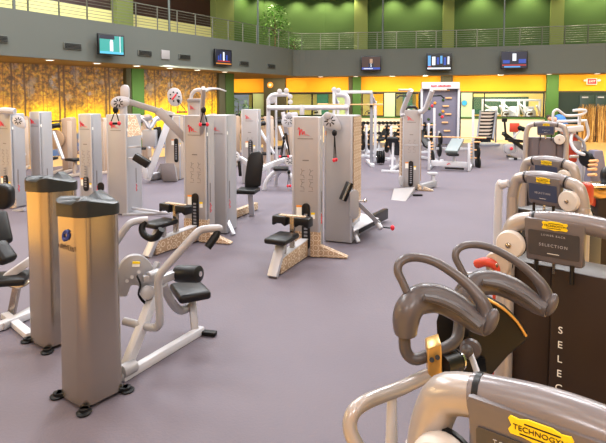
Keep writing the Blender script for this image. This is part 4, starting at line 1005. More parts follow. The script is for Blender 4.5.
put(bp, 232, 166, R(-15), 'beige strength machine just left of the lone silver tower at the back')
put(bp, 269, 166, R(10), 'beige strength machine behind the left post of the white pipe frame')
put(bp, 289, 160, R(-20), 'beige strength machine beyond the white pipe frame, left of the middle tower')
put(bp, 214, 156, R(25), 'beige strength machine far back left of the dark pilaster at the mural end')
put(bp, 243, 152, R(-40), 'beige strength machine farthest back under the orange header left of the dark pillar')

# silver diagonal frame machine with its own tower, before the mural
p = gp(173, 180)
dg = thing('incline_frame_machine', 'silver tower with long slanted white arm and oval paddle against the yellow mural', 'exercise machine', p, R(-6))
tower(dg, .40, .32, 1.62, (.45, 1.06), sx=.10, wave_z=None, prints=False, mk=False, front=beige_lt)
Yd = p.y
MB().beam(pt(147, 180, Yd - .5), pt(172, 112, Yd - .25), .13, .15).build('slanted_arm', white_p, dg, .01, W=True)
MB().prism(capsule(.34, .46), pt(174.5, 97, Yd - .3), (.98, 0, .2), (-.2, 0, .98), (0, .06, 0)).build('oval_paddle', silver_lt, dg, .012, W=True)
q = pt(174.5, 97, Yd - .31); mb = MB(); mb.tube([q + V((-.06, 0, -.06)), q + V((.05, 0, .07))], .02, 6); mb.build('running_mark', red_m, dg, W=True)
mb = MB()
for k_ in range(7):
    a = k_ * .9; mb.ell(q + V((.11 * math.cos(a), 0, .11 * math.sin(a) + .01)), (.022, .008, .022), 8, 5)
mb.build('hole_ring', plas, dg, W=True)
mb = MB(); mb.beam(pt(147, 178, Yd - .5), pt(144, 163, Yd - .5), .13, .14); mb.build('front_leg', white_p, dg, .01, W=True)
MB().beam(gp(149, 181) + Z * .1, gp(180, 175) + Z * .1, .14, .16).build('base_beam', white_p, dg, .01, W=True)
q = [pt(160, 163.5, Yd - .6), pt(174, 163, Yd - .6), gp(180, 175), gp(156, 174)]
mb = MB(); mb._add([q[0], q[1], q[2] + Z * .02, q[3] + Z * .02] + [V((p_.x, p_.y + .3, .01)) for p_ in q], [(0, 1, 2, 3), (7, 6, 5, 4), (0, 4, 5, 1), (1, 5, 6, 2), (2, 6, 7, 3), (3, 7, 4, 0)]); mb.build('foot_ramp', panel_warm, dg, .006, W=True)
cable_handle(dg, pt(178.5, 101, Yd - .5), pt(182, 112, Yd - .5), w=.2)
MB().beam(pt(157, 127, Yd - .3), pt(160, 144, Yd - .3), .18, .14).build('back_pad', vinyl, dg, .03, W=True)
MB().beam(pt(137, 121, Yd - .6), pt(152, 118, Yd - .6), .10, .10).build('cross_arm', grey_p, dg, .01, W=True)
MB().tube(ptl((139, 117, Yd - .6), (145, 121, Yd - .6), (150, 128, Yd - .6), (155, 120, Yd - .5), (160, 118, Yd - .4)), .06, 8, 3).build('fork_arm', silver_lt, dg, W=True)
MB().box(pt(150, 138, Yd - .5), (.32, .2, .4)).build('housing', silver, dg, .02, W=True)

# white pipe frame (cable crossover) with round caps
p = gp(308, 180)
pf = thing('pipe_frame', 'wide white pipe frame with round caps, behind the middle silver towers', 'exercise machine', p)
Yp = p.y
ZL = lambda x, y, dy=0: pt(x, y, Yp + dy)
fx = lambda x, dy=0: V((ZL(x, 150).x, Yp + dy, .01))
for x_ in (268.5,): MB().tube([fx(x_), ZL(x_, 160), ZL(x_, 106), ZL(x_ + .3, 99), ZL(x_ + 4, 95.3), ZL(x_ + 9, 94.6), ZL(289, 94.6)], .052, 10, 4).build('bent_post', white_p, pf, W=True)
MB().tube([ZL(346, 108), ZL(347.5, 104), ZL(347, 98), ZL(343.5, 94.8), ZL(336, 94.6)], .07, 10, 4).build('bent_post', white_p, pf, W=True)
MB().cyl(fx(347), ZL(347, 104), .05).build('post', white_p, pf, W=True)
MB().cyl(ZL(267, 107.8, -.05), ZL(348, 107.6, -.05), .058).build('cross_pipe', white_p, pf, W=True)
MB().cyl(ZL(302, 105, -.1), ZL(302, 115, -.1), .06).build('hanger', white_p, pf, .01, W=True)
for x_, y_ in ((279.5, 91.3), (286.3, 90.5), (290.2, 96.6), (290.3, 102), (334, 89.5), (338.5, 90.3)): MB().cyl(ZL(x_, y_, -.06), ZL(x_, y_, .06), .062).build('pulley_cap', white_p, pf, .01, W=True)
for x_ in (275.8,): MB().cyl(fx(x_, .5), ZL(x_, 96, .5), .03).build('post', white_p, pf, W=True)
MB().beam(fx(268.5, -.3) + Z * .04, fx(268.5, .6) + Z * .04, .08, .08).build('base_foot', white_p, pf, .01, W=True)
MB().beam(fx(347, -.3) + Z * .04, fx(347, .6) + Z * .04, .08, .08).build('base_foot', white_p, pf, .01, W=True)
MB().beam(ZL(283, 112, -.1), ZL(287, 135, -.1), .10, .10).build('arm', silver_lt, pf, .01, W=True)
paddle(pf, ZL(288.5, 120.5, -.25), .19, R(40), (.1, -1, .1))
MB().cyl(ZL(289, 115, -.3), ZL(289, 115, -.2), .07).build('pulley_cap', silver_lt, pf, .01, W=True)
mb = MB(); mb.tube([ZL(285, 133, -.3), ZL(281, 160, -.3)], .02, 6); mb.tube([ZL(286, 133, -.3), ZL(290, 158, -.3)], .02, 6); mb.build('strap', plas, pf, W=True)
cap2 = MB().prism(capsule(.16, .26), ZL(272, 98.5, -.02), X, Z, (0, .05, 0)); cap2.build('oval_cap', silver_lt, pf, .01, W=True)
mb = MB(); mb.beam(fx(275.8, .5) + Z * .05, fx(268.5, .58) + Z * .05, .05, .05); mb.build('base_tie', white_p, pf, W=True)

# black stool with arched white legs
p = gp(277, 190)
bs = thing('arched_bench', 'small black seat on arched white legs below the spread cable arms', 'bench', p)
Yb = p.y
MB().box(pt(281, 168.5, Yb), (.34, .34, .07)).build('seat', vinyl, bs, .025, W=True)
for P_ in (((264, 190), (266, 182), (272, 174), (279, 170.5)), ((294, 184), (291, 176), (286, 171.5), (280, 170.5))): MB().tube([pt(x, y, Yb - .05) for x, y in P_], .045, 8, 4).build('leg', white_p, bs, W=True)
MB().tube([pt(276, 184.5, Yb + .5), pt(277, 176, Yb + .3), pt(281, 171, Yb)], .045, 8, 4).build('leg', white_p, bs, W=True)
gp_=pt(264,190,Yb-.05)
# power rack with barbell
p = gp(353, 166)
pr = thing('power_rack', 'tall white lifting rack with a barbell across it, right of the middle towers', 'rack', p)
Yr = p.y
rr_ = lambda x, y, dy=0: pt(x, y, Yr + dy)
for x_, dy in ((371.5, 0), (375.3, .9), (334, 0), (338, .9)): MB().beam(V((rr_(x_, 150, dy).x, Yr + dy, .01)), rr_(x_, 91.5 if dy == 0 else 101, dy), .085, .085).build('post', grey_p if x_ == 371.5 else white_p, pr, .008, W=True)
MB().beam(rr_(333, 92, 0), rr_(372, 92, 0), .09, .09).build('top_beam', white_p, pr, .008, W=True)
for x_ in (371.5, 334): MB().beam(V((rr_(x_, 150).x, Yr - .35, .05)), V((rr_(x_, 150).x, Yr + 1.0, .05)), .11, .10).build('base_beam', white_p, pr, .01, W=True)
for x_ in (371.5, 334): MB().beam(rr_(x_, 95, 0), rr_(x_ + 3.6, 103, .9), .07, .07).build('top_brace', white_p, pr, .008, W=True)
hb = MB(); hb.box(rr_(371, 106, -.08), (.07, .12, .06)); hb.build('bar_hook', plas, pr, W=True)
hb = MB(); hb.box(rr_(334, 106, -.08), (.07, .12, .06)); hb.build('bar_hook', plas, pr, W=True)
MB().cyl(rr_(376, 157, .4), rr_(381, 157, .38), .03).build('plate_horn', chrome, pr, W=True)
bb = MB().tube([rr_(317.5, 104.5, -.09), rr_(328, 104.5, -.09)], .028, 8); bb.tube([rr_(328, 104.5, -.09), rr_(374, 104.5, -.09)], .017, 8); bb.tube([rr_(374, 104.5, -.09), rr_(383, 104.5, -.09)], .028, 8)
tag(bb.build('barbell', timber), 'long bare barbell resting across the tall lifting rack', 'barbell')
for i in range(4):
    c = rr_(377.6 + i * 1.9, 157, .40); mb = MB().lathe([(.03, 0), (.19 , .0), (.205, .012), (.205, .036), (.19, .048), (.03, .048)], c - X * .02, X, 22)
    tag(mb.build('weight_plate', iron), 'black weight plate in the low stack at the foot of the tall lifting rack', 'weight plate', 'plates at the lifting rack foot')

# olympic bench station
p = gp(450, 170)
ob = thing('bench_press_station', 'white bench press station with grey backrest and plate pegs, left of the climbing panel foot', 'bench', p)
Yo = p.y
oo = lambda x, y, dy=0: pt(x, y, Yo + dy)
def post(x, ytop, dy, w_=.065, m=white_p, nm='post'): MB().beam(V((oo(x, 150, dy).x, Yo + dy, .01)), oo(x, ytop, dy), w_, w_).build(nm, m, ob, .008, W=True)
post(429.3, 141.5, -.1); post(469.2, 143, -.35); post(434.3, 108, .9); post(473.2, 109.5, .9); post(439, 131, 1.5, .06, silver)
MB().beam(oo(431, 163, -.05) , oo(468.5, 165, -.28), .06, .16).build('front_beam', white_p, ob, .008, W=True)
mb = MB(); mb.tube([oo(447, 164.6, -.19), oo(449, 163.4, -.19), oo(452, 165, -.19)], .012, 5); mb.build('running_mark', red_m, ob, W=True)
for x_, x2, dy in ((429.3, 434.3, -.1), (469.2, 473.2, -.35)):
    MB().beam(V((oo(x_, 150, dy).x, Yo + dy, .06)), V((oo(x2, 150, .9).x, Yo + 1.0, .06)), .08, .1).build('side_foot', white_p, ob, .008, W=True)
    for k_ in range(6): MB().cyl(oo(x2 - 1.0, 143 + k_ * 3, .6), oo(x2 - 4.0, 143.4 + k_ * 3, .45), .022, n=8).build('peg', timber, ob, W=True)
    MB().beam(V((oo(x2 - 1.0, 150, .6).x, Yo + .6, .06)), oo(x2 - 1.0, 141, .6), .05, .05).build('peg_post', silver, ob, W=True)
MB().beam(oo(451, 152, -.25), oo(458, 139.5, .45), .36, .09).build('backrest', mat('grey_vinyl', (120, 128, 130), .5), ob, .02, W=True)
MB().box(oo(452.5, 154.5, -.25), (.30, .3, .07)).build('seat', vinyl, ob, .02, W=True)
MB().beam(V((oo(454, 150, -.1).x, Yo - .1, .2)), oo(454, 152, -.1), .08, .08).build('seat_post', white_p, ob, W=True)
MB().beam(oo(445, 168, -.1) , oo(464, 169, -.3), .05, .05).build('foot_bar', plas, ob, W=True)
MB().beam(oo(436, 148.5, .9), oo(473, 149, .9), .07, .07).build('cross_beam', white_p, ob, .006, W=True)
bb = MB().tube([oo(424, 136.4, .75), oo(433.4, 136.8, .75)], .028, 8); bb.tube([oo(433.4, 136.8, .75), oo(474, 137.6, .75)], .017, 8); bb.tube([oo(474, 137.6, .75), oo(486, 138, .75)], .028, 8)
tag(bb.build('barbell', timber), 'barbell lying across the bench press station posts', 'barbell')
lb_ = 'black weight plate on the side pegs of the bench press station'
for x_, y_, r_, dy in ((439.5, 139, .20, .9), (438.5, 150, .21, .9), (431.5, 157, .20, .4), (476, 143, .2, .95), (476.5, 152, .22, .6), (477, 163, .22, .6)):
    mb = MB().lathe([(.03, 0), (r_ - .02, 0), (r_, .015), (r_, .04), (r_ - .02, .055), (.03, .055)], oo(x_, y_, dy), X, 20)
    tag(mb.build('weight_plate', iron), lb_, 'weight plate', 'plates on the bench press station')
for y_ in (150, 158, 166): MB().cyl(oo(474, y_ - 8, .6), oo(480.5, y_ - 8, .6), .02, n=8).build('plate_peg', timber, ob, W=True)

# climbing panel
p = gp(439, 145); Yc = p.y
cw = thing('climbing_wall', 'tall grey climbing panel with pale wooden grips and coloured holds under a white header', 'climbing wall', p, R(-8))
zt, zh = zat(82.3, Yc), zat(89, Yc); hw = .76
MB().span((-hw, -.06, .05), (hw, .12, zh)).build('panel', slate_wall, cw, .01)
MB().prism([(-.35, 0), (.1, 0), (.1, zt - zh), (-.28, zt - zh)], (-hw - .06, 0, zh), Yv, Z, (2 * hw + .12, 0, 0)).build('header', white_p, cw, .015)
mb = MB()
for k_ in range(14): 
    if k_ != 4: mb.span((-.42 + k_ * .062, -.365, zh + .10), (-.42 + k_ * .062 + .045, -.335, zh + .10 + (.055 if k_ % 3 else .075)))
mb.build('lettering', red_m, cw)
for s_ in (-1, 1):
    MB().span((s_ * (hw + .05) - .05, -.2, .0), (s_ * (hw + .05) + .05, .2, zh)).build('side_rail', white_p, cw, .01)
    MB().span((s_ * (hw + .14) - .03, -.1, .0), (s_ * (hw + .14) + .03, .25, zh - .15)).build('side_cover', plas, cw, .01)
loc = lambda x, y: ((x - 439) / F * Yc * 1.03, zat(y, Yc))
for x_, y_ in ((445, 90.3), (447, 98), (444.5, 106), (446.8, 114), (444, 122.3), (446, 130.6)):
    a, z = loc(x_, y_); MB().span((a - .14, -.14, z - .035), (a + .14, -.055, z + .035)).build('wooden_grip', timber, cw, .02)
for x_, y_, m in ((434.3, 103, 'o'), (431.7, 105.8, 'r'), (442, 111.3, 'o'), (441.5, 116.7, 'r'), (439.2, 114.3, 'g'), (429, 108.6, 'g'), (428.4, 119.3, 'g'), (425, 124.3, 'o'), (432, 124, 'g'), (442, 100, 'g')):
    a, z = loc(x_, y_); MB().ell((a, -.08, z), (.065, .05, .065), 10, 6).build('hold', {'o': orange_m, 'r': red_m, 'g': green_d}[m], cw)
# inclined ladder climber
p = gp(486, 145); Yl = p.y
lc = thing('ladder_climber', 'slanted ladder climber with dark rungs standing before the cream wall under the window', 'exercise machine', p)
l0, l1 = pt(485, 139.5, Yl - .4), pt(488.5, 111.5, Yl + .5)
dx = V((.36, 0, 0))
for s_ in (-1, 1): MB().beam(l0 + dx * s_, l1 + dx * s_, .07, .2).build('side_rail', grey_p, lc, .01, W=True)
for k_ in range(8):
    c = l0.lerp(l1, (k_ + .5) / 8); rg = MB().beam(c - dx, c + dx, .10, .09).build('rung', beige_lt if k_ % 1 == 0 else plas, lc, .01, W=True)
MB().beam(l0 + Z * .0 - V((0, -.06, 0)), l1 + V((0, .08, 0)), .66, .03).build('back_sheet', plas, lc, W=True)
MB().span((p.x - .45, Yl - .5, .0), (p.x + .45, Yl + .6, .10)).build('base', grey_p, lc, .02, W=True)
for s_ in (-1, 1): MB().beam(V((l1.x + .36 * s_, Yl + .5, .08)), l1 + dx * s_, .06, .06).build('rear_leg', grey_p, lc, W=True)
MB().beam(l0 - Z * .12, l0 + Z * .1, .5, .08).build('foot_block', plas, lc, W=True)
# recumbent bike
p = gp(514, 159); Yk = p.y
rk = thing('recumbent_bike', 'dark recumbent bike with red seat back on the rubber floor left of the farthest arch', 'exercise bike', p)
kk = lambda x, y, dy=0: pt(x, y, Yk + dy)
MB().box(kk(514.5, 127.5, .5), (.34, .09, .32)).build('seat_back', redseat, rk, .03, W=True)
MB().beam(kk(514.5, 130, .55), kk(515, 152, .45), .08, .08).build('seat_post', white_p, rk, W=True)
MB().box(kk(516, 141, .3), (.42, .4, .1)).build('seat', vinyl, rk, .03, W=True)
MB().beam(kk(503, 133, -.2), kk(524, 149, .3), .12, .12).build('frame_rail', plas, rk, .02, W=True)
MB().beam(kk(505, 139, -.1), kk(522, 141, -.1), .10, .08).build('hand_rail', plas, rk, .02, W=True)
MB().prism(rrect(.32, .34, .12), kk(510, 149, -.2), X, Z, (0, .22, 0)).build('drive_housing', silver, rk, .03, W=True)
MB().ell(kk(511.5, 148.5, -.26), (.055, .04, .055)).build('pedal_hub', red_m, rk, W=True)
MB().cyl(kk(506, 138, .0), kk(504.5, 121, .0), .035).build('console_post', plas, rk, W=True)
MB().box(kk(504.5, 120, .0), (.18, .06, .14)).build('console', plas, rk, .02, W=True)
MB().beam(V((kk(505, 150).x, Yk - .35, .04)), V((kk(517, 150).x, Yk - .35, .04)), .08, .07).build('base_foot', silver, rk, .01, W=True)
MB().beam(V((kk(511, 150).x, Yk - .4, .05)), V((kk(515, 150).x, Yk + .6, .05)), .12, .08).build('base_beam', plas, rk, .01, W=True)
for s_ in (0, 1): MB().ell(kk(520 + s_ * 3, 128 + s_, .1), (.08, .08, .09)).build('hand_grip', black, rk, W=True)
mb = MB(); mb.tube([kk(511, 141, .1), kk(521.5, 129, .1)], .03, 8); mb.build('hand_rail', silver, rk, W=True)

# white tube machine with plates on the wood floor, right
p = gp(578, 183); Yw = 11.2
wt = thing('plate_loaded_machine', 'white tube machine with orange red pads and a curved top rail, behind the farthest arches', 'exercise machine', (pt(578, 170, Yw).x, Yw, 0))
ww = lambda x, y, dy=0: pt(x, y, Yw + dy)
MB().tube([ww(553, 128), ww(553, 114), ww(555, 110.5), ww(558, 110), ww(562, 113), ww(566, 115.5), ww(575, 115.5), ww(583, 114), ww(586, 111), ww(583, 110), ww(573, 110.5)], .028, 8, 4).build('top_rail', white_p, wt, W=True)
MB().tube([ww(557, 121.5, .2), ww(584, 120.8, .2), ww(586, 122, .2), ww(588.5, 135, .2), ww(583.5, 142, .2), ww(583, 148, .1)], .03, 8, 3).build('side_rail', white_p, wt, W=True)
MB().beam(ww(566, 129.5, .1), ww(582, 128, .1), .17, .12).build('cross_arm', white_p, wt, .02, W=True)
MB().beam(ww(579.5, 116, .1), ww(579, 132, .1), .05, .05).build('hanger', white_p, wt, W=True)
MB().beam(ww(557, 125, .1), ww(580, 126, .1), .05, .05).build('cross_bar', timber, wt, W=True)
MB().box(ww(571.5, 148, .2), (.22, .12, .62)).build('back_pad', redseat, wt, .03, W=True)
MB().tube([ww(572, 133, .1), ww(571, 142, 0), ww(575, 150, -.1), ww(582, 154, -.2), ww(588, 154.5, -.2)], .035, 10, 4).build('weight_arm', white_p, wt, W=True)
MB().tube([ww(575, 135, .1), ww(583, 142, .05), ww(585, 150, 0), ww(582, 156, 0)], .03, 8, 4).build('weight_arm', grey_p, wt, W=True)
MB().prism(rrect(.20, .22, .06), ww(577, 146, .1), X, Z, (0, .1, 0)).build('hub_housing', silver, wt, .02, W=True)
MB().ell(ww(579.5, 152, -.02), (.03, .03, .03)).build('lock_pin', red_m, wt, W=True)
MB().cyl(ww(570, 156.5, -.15), ww(578, 156.5, -.15), .035).build('lower_bar', pearl, wt, W=True)
MB().beam(V((ww(573, 150, .3).x, Yw + .3, .01)), ww(573, 130, .3), .10, .10).build('main_post', white_p, wt, .01, W=True)
MB().beam(V((ww(583.3, 150, .2).x, Yw + .2, .01)), ww(583.3, 146, .2), .07, .07).build('rear_post', white_p, wt, .01, W=True)
MB().beam(V((ww(571, 150, .3).x, Yw + .3, .05)), V((ww(590, 150, .1).x, Yw + .15, .05)), .1, .09).build('base_beam', white_p, wt, .01, W=True)
MB().beam(ww(553, 128), ww(573, 133, .3), .06, .06).build('top_brace', white_p, wt, W=True)
for i, (x_, y_) in enumerate(((584, 158.5), (587.5, 160.5))):
    mb = MB().lathe([(.03, 0), (.15, 0), (.165, .02), (.165, .045), (.15, .06), (.03, .06)], ww(x_, y_, -.2), (1, .25, 0), 22)
    tag(mb.build('weight_plate', iron), ['black weight plate on the white tube machine, the inner of two', 'black weight plate on the white tube machine, outer of two, nearest the wood floor'][i], 'weight plate')
# plate rack with timber pegs
pk0 = gp(594, 190)
pk = thing('peg_rack', 'slanted grey rack with short timber pegs at the edge of the wood floor', 'rack', (gp(600, 196).x, gp(600, 196).y, 0))
Yq = gp(600, 196).y
MB().prism([(0, 0), (.5, 0), (.30, .95), (.12, .95)], V((pt(588, 180, Yq).x, Yq, .01)), X, Z, (0, .25, 0)).build('rack_body', slate_wall, pk, .02, W=True)
for x_, y_ in ((594, 161), (593, 165), (592.5, 169.2), (592.5, 174.8)): MB().cyl(pt(x_ - 4, y_ + .2, Yq - .02), pt(x_ + 3.5, y_ - .2, Yq - .25), .03, n=10).build('peg', timber, pk, W=True)
# dark column machine at right edge
p = gp(604, 268); Yz = 5.6
dc = thing('column_machine', 'dark brown column with chrome tray and gold bracket at the right photo edge', 'exercise machine', (pt(606, 250, Yz).x, Yz, 0))
zz_ = lambda x, y, dy=0: pt(x, y, Yz + dy)
MB().span((zz_(598, 220).x, Yz, .01), (zz_(598, 220).x + .42, Yz + .3, zz_(600, 196).z)).build('column', brown, dc, .03, W=True)
MB().box(zz_(600, 184.5, -.05), (.34, .26, .035)).build('tray', chrome, dc, .012, W=True)
mb = MB(); mb.tube([zz_(589, 187, -.02), zz_(593, 192, -.02), zz_(601, 194, -.02), zz_(612, 191, -.02)], .055, 10, 4); mb.build('gold_bracket', goldm, dc, W=True)
MB().ell(zz_(608, 176, .0), (.08, .08, .11)).build('head_pad', vinyl, dc, W=True)
MB().cyl(zz_(600, 187, .1), zz_(601, 198, .1), .05).build('tray_post', plas, dc, W=True)
MB().cyl(zz_(608, 180, .0), zz_(607, 186, .0), .03).build('pad_post', plas, dc, W=True)
MB().tube([zz_(591, 205, .1), zz_(594, 200, .1), zz_(598, 199, .1), zz_(603, 203, .1)], .05, 10, 4).build('red_bumper', redseat, dc, W=True)

# person exercising behind the farthest arch
p = gp(557, 152); Ype = p.y
pp = lambda x, y, dy=0: pt(x, y, Ype + dy)
me = bpy.data.meshes.new('person')
hip, chest, neck = pp(566, 131, .05), pp(559, 119.5, -.05), pp(553, 118.5, -.08)
J = [(hip, .15), (hip.lerp(chest, .5), .15), (chest, .17), (neck, .06), (pp(549.5, 118, -.1), .06),
     (hip + V((-.04, -.28, -.32)), .095), (hip + V((-.06, -.20, -.72)), .06), (V((hip.x - .06, hip.y - .30, .05)), .05),
     (hip + V((.10, .22, -.35)), .095), (hip + V((.08, .18, -.74)), .06), (V((hip.x + .06, hip.y + .10, .05)), .05),
     (chest + V((-.05, -.18, -.06)), .06), (chest + V((-.12, -.26, -.32)), .045), (chest + V((-.28, -.30, -.48)), .035),
     (chest + V((-.02, .18, -.06)), .06), (chest + V((-.12, .26, -.32)), .045), (chest + V((-.28, .22, -.48)), .035)]
ED = [(0, 1), (1, 2), (2, 3), (3, 4), (0, 5), (5, 6), (6, 7), (0, 8), (8, 9), (9, 10), (2, 11), (11, 12), (12, 13), (2, 14), (14, 15), (15, 16)]
proot = thing('person', 'person with dark hair in a blue shirt bending forward behind the farthest arch', 'person', (hip.x, hip.y, 0))
me.from_pydata([q - proot.location for q, _ in J], ED, []); body = bpy.data.objects.new('body', me); COL.objects.link(body); body.parent = proot
sk = body.modifiers.new('skin', 'SKIN'); sb = body.modifiers.new('sub', 'SUBSURF'); sb.levels = sb.render_levels = 2
for i, (q, r_) in enumerate(J): me.skin_vertices[0].data[i].radius = (r_, r_)
me.skin_vertices[0].data[0].use_root = True; me.materials.append(skin_m)
hc = pp(549.5, 118.2, -.1)
MB().ell(hc, (.085, .10, .115), rot=Matrix.Rotation(R(-40), 3, 'Y')).build('head', skin_m, proot, W=True)
MB().ell(hc + V((-.01, .02, .035)), (.10, .108, .115), rot=Matrix.Rotation(R(-40), 3, 'Y')).build('hair', hair_m, proot, W=True)
sh = MB().tube([hip + V((.02, 0, .02)), hip.lerp(chest, .5), chest + V((.03, 0, .0)), chest.lerp(neck, .55)], [.19, .20, .21, .13], 14, 4); sh.build('shirt', shirt_m, proot, W=True)
MB().tube([hip + V((0, 0, .10)), hip + V((0, -.02, -.05)), hip + V((-.02, -.02, -.2))], [.18, .20, .17], 12, 3).build('shorts', short_m, proot, W=True)

# dumbbell rack and dumbbells along the dado
p = gp(377, 146); Yx = p.y
dr = thing('dumbbell_rack', 'two tier dumbbell rack along the cream wall behind the lifting rack', 'rack', (p.x, Yx, 0))
x0, x1 = pt(357, 130, Yx).x, pt(402, 130, Yx).x
for z, y_ in ((.95, .1), (.5, -.05)): MB().span((x0, Yx + y_ - .14, z - .04), (x1, Yx + y_ + .14, z)).build('shelf', beige_lt, dr, .01, W=True)
for x_ in (x0 + .1, (x0 + x1) / 2, x1 - .1): MB().beam((x_, Yx + .12, .01), (x_, Yx + .14, .98), .08, .08).build('leg', silver, dr, .01, W=True)
dm = thing('dumbbell', 'black dumbbell on the two tier rack', 'dumbbell', (0, 0, 0), 0, 'dumbbells on the two tier rack')
MB().cyl((0, -.10, .075), (0, .10, .075), .018, n=8).build('handle', steel, dm)
for s_ in (-1, 1): MB().cyl((0, s_ * .07, .075), (0, s_ * .15, .075), .075, n=10).build('head', iron, dm, .01)
nd = 0
for z, y_ in ((.95, .1), (.5, -.05)):
    for i in range(11):
        q = V((x0 + .14 + i * (x1 - x0 - .28) / 10, Yx + y_, z))
        if nd == 0: dm.location = q
        else: copy_tree(dm, q)
        nd += 1
# utility benches and weight trees between rack and lift tower
def bench_proto():
    t = thing('utility_bench', 'proto', 'bench', (0, 0, 0), 0, 'benches by the dumbbell rack')
    MB().box((0, -.35, .45), (.30, .34, .08)).build('seat', vinyl, t, .025)
    MB().beam((0, -.16, .46), (0, .48, .98), .30, .08).build('backrest', vinyl, t, .025)
    MB().beam((0, -.6, .07), (0, .6, .07), .08, .08).build('base_beam', white_p, t, .01)
    MB().beam((0, -.35, .08), (0, -.35, .42), .07, .07).build('seat_post', white_p, t)
    MB().beam((0, .45, .08), (0, .32, .82), .06, .06).build('back_support', white_p, t)
    for y_ in (-.58, .58): MB().beam((-.28, y_, .035), (.28, y_, .035), .07, .07).build('foot', white_p, t, .01)
    return t
bp2 = bench_proto()
put(bp2, 362, 152, R(30), 'black padded bench just right of the wave printed tower edge')
put(bp2, 383, 150.5, R(-35), 'black padded bench behind the low plate stack of the lifting rack')
put(bp2, 395, 170, R(160), 'black padded bench left of the tower with raised handles')
put(bp2, 426, 160, R(20), 'black padded bench right of the tower with raised handles')
def tree_proto():
    t = thing('weight_tree', 'proto', 'rack', (0, 0, 0), 0, 'weight trees')
    MB().beam((0, 0, .0), (0, 0, 1.15), .08, .08).build('post', white_p, t, .008)
    MB().beam((-.3, 0, .04), (.3, 0, .04), .08, .08).build('base', white_p, t, .008); MB().beam((0, -.3, .04), (0, .3, .04), .08, .08).build('base', white_p, t, .008)
    for z in (.45, .8, 1.08):
        for s_ in (-1, 1): MB().cyl((s_ * .04, 0, z), (s_ * .30, 0, z), .024, n=8).build('peg', timber, t)
    return t
SH = {366: 'by the lifting rack back post', 391: 'left of the raised handle tower', 402: 'near the dumbbell rack end', 428: 'behind the bench press station'}
tp = tree_proto(); np_ = 0
for px, py, rz, lb in ((366, 157, .3, 'white weight tree by the back post of the lifting rack'), (391, 160, -.5, 'white weight tree between the low plate stack and the raised handle tower'), (402, 152.5, .8, 'white weight tree in front of the right end of the dumbbell rack'), (428, 153, .2, 'white weight tree behind the bench press station')):
    t = put(tp, px, py, rz, lb)
    for z in (.45, .8, 1.08):
        for s_ in (-1, 1):
            if z > 1 and s_ > 0: continue
            r_ = .21 if z < .5 else .17 if z < 1 else .12
            ax = V((math.cos(rz), math.sin(rz), 0)) * s_
            mb = MB().lathe([(.026, 0), (r_ - .015, 0), (r_, .012), (r_, .04), (r_ - .015, .05), (.026, .05)], t.location + Z * z + ax * .12, ax, 18)
            tag(mb.build('weight_plate', iron), 'black weight plate on the white tree ' + SH[px], 'weight plate', 'plates on the tree ' + SH[px])
# machines in the rooms beyond the windows
for px, d_, rz, lb in ((489, 1.6, .3, 'pale strength machine beyond the right window, at its left'), (509, 1.5, .2, 'pale strength machine beyond the right window, near its middle'), (533, 1.6, .1, 'pale strength machine beyond the right window, nearest its right side'), (408, 2.6, .2, 'pale strength machine beyond the window right of the light green post'), (374, 2.4, -.2, 'pale strength machine beyond the window left of the light green post'), (319, 2.6, .3, 'pale strength machine beyond the black framed window behind the pipe frame')):
    q = back(px) ; dirv = V((q.x, q.y, 0)).normalized(); q = q + dirv * d_
    o = copy_tree(wbp if 'wbp' in globals() else bp, (q.x, q.y, -.006 + .0), rz, lb, 'pale machines beyond the windows')
    if 'wbp' not in globals():
        wbp = o
        for ch in o.children:
            if ch.data.materials[0] in (beige_m, beige_lt, tan_m): ch.data = ch.data.copy(); ch.data.materials[0] = white_p
for px, d_, hh, lb in ((238, 1.2, 2.1, 'tall leafy plant beyond the opening left of the dark pillar'), (250, 3.6, 1.7, 'shorter leafy plant beyond the opening left of the dark pillar')):
    q = back(px); q = q + V((q.x, q.y, 0)).normalized() * d_
    t = thing('potted_plant', lb, 'plant', (q.x, q.y, 0), 0)
    MB().lathe([(.2, 0), (.26, .4), (.22, .4), (.2, .36)], (0, 0, 0)).build('pot', white_p, t)
    mb = MB().tube([(0, 0, .35), (.03, 0, hh * .9)], [.04, .015], 6); mb.build('stem', bark, t); mb = MB()
    for k_ in range(150):
        a, u = random.uniform(0, 6.28), random.random() ** .5 * .5; z = hh * random.uniform(.4, 1.05); c = V((u * math.cos(a), u * math.sin(a), z)); dd = V((math.cos(a), math.sin(a), random.uniform(-.5, .5))); s2 = V((-math.sin(a), math.cos(a), .3)); l = .22
        mb.poly([c, c + dd * l * .5 + s2 * l * .3, c + dd * l, c + dd * l * .5 - s2 * l * .3])
    mb.build('foliage', leaf, t)
for o in [q for q in COL.objects if q.get('label') == 'proto']: print('UNUSED PROTO', o.name)

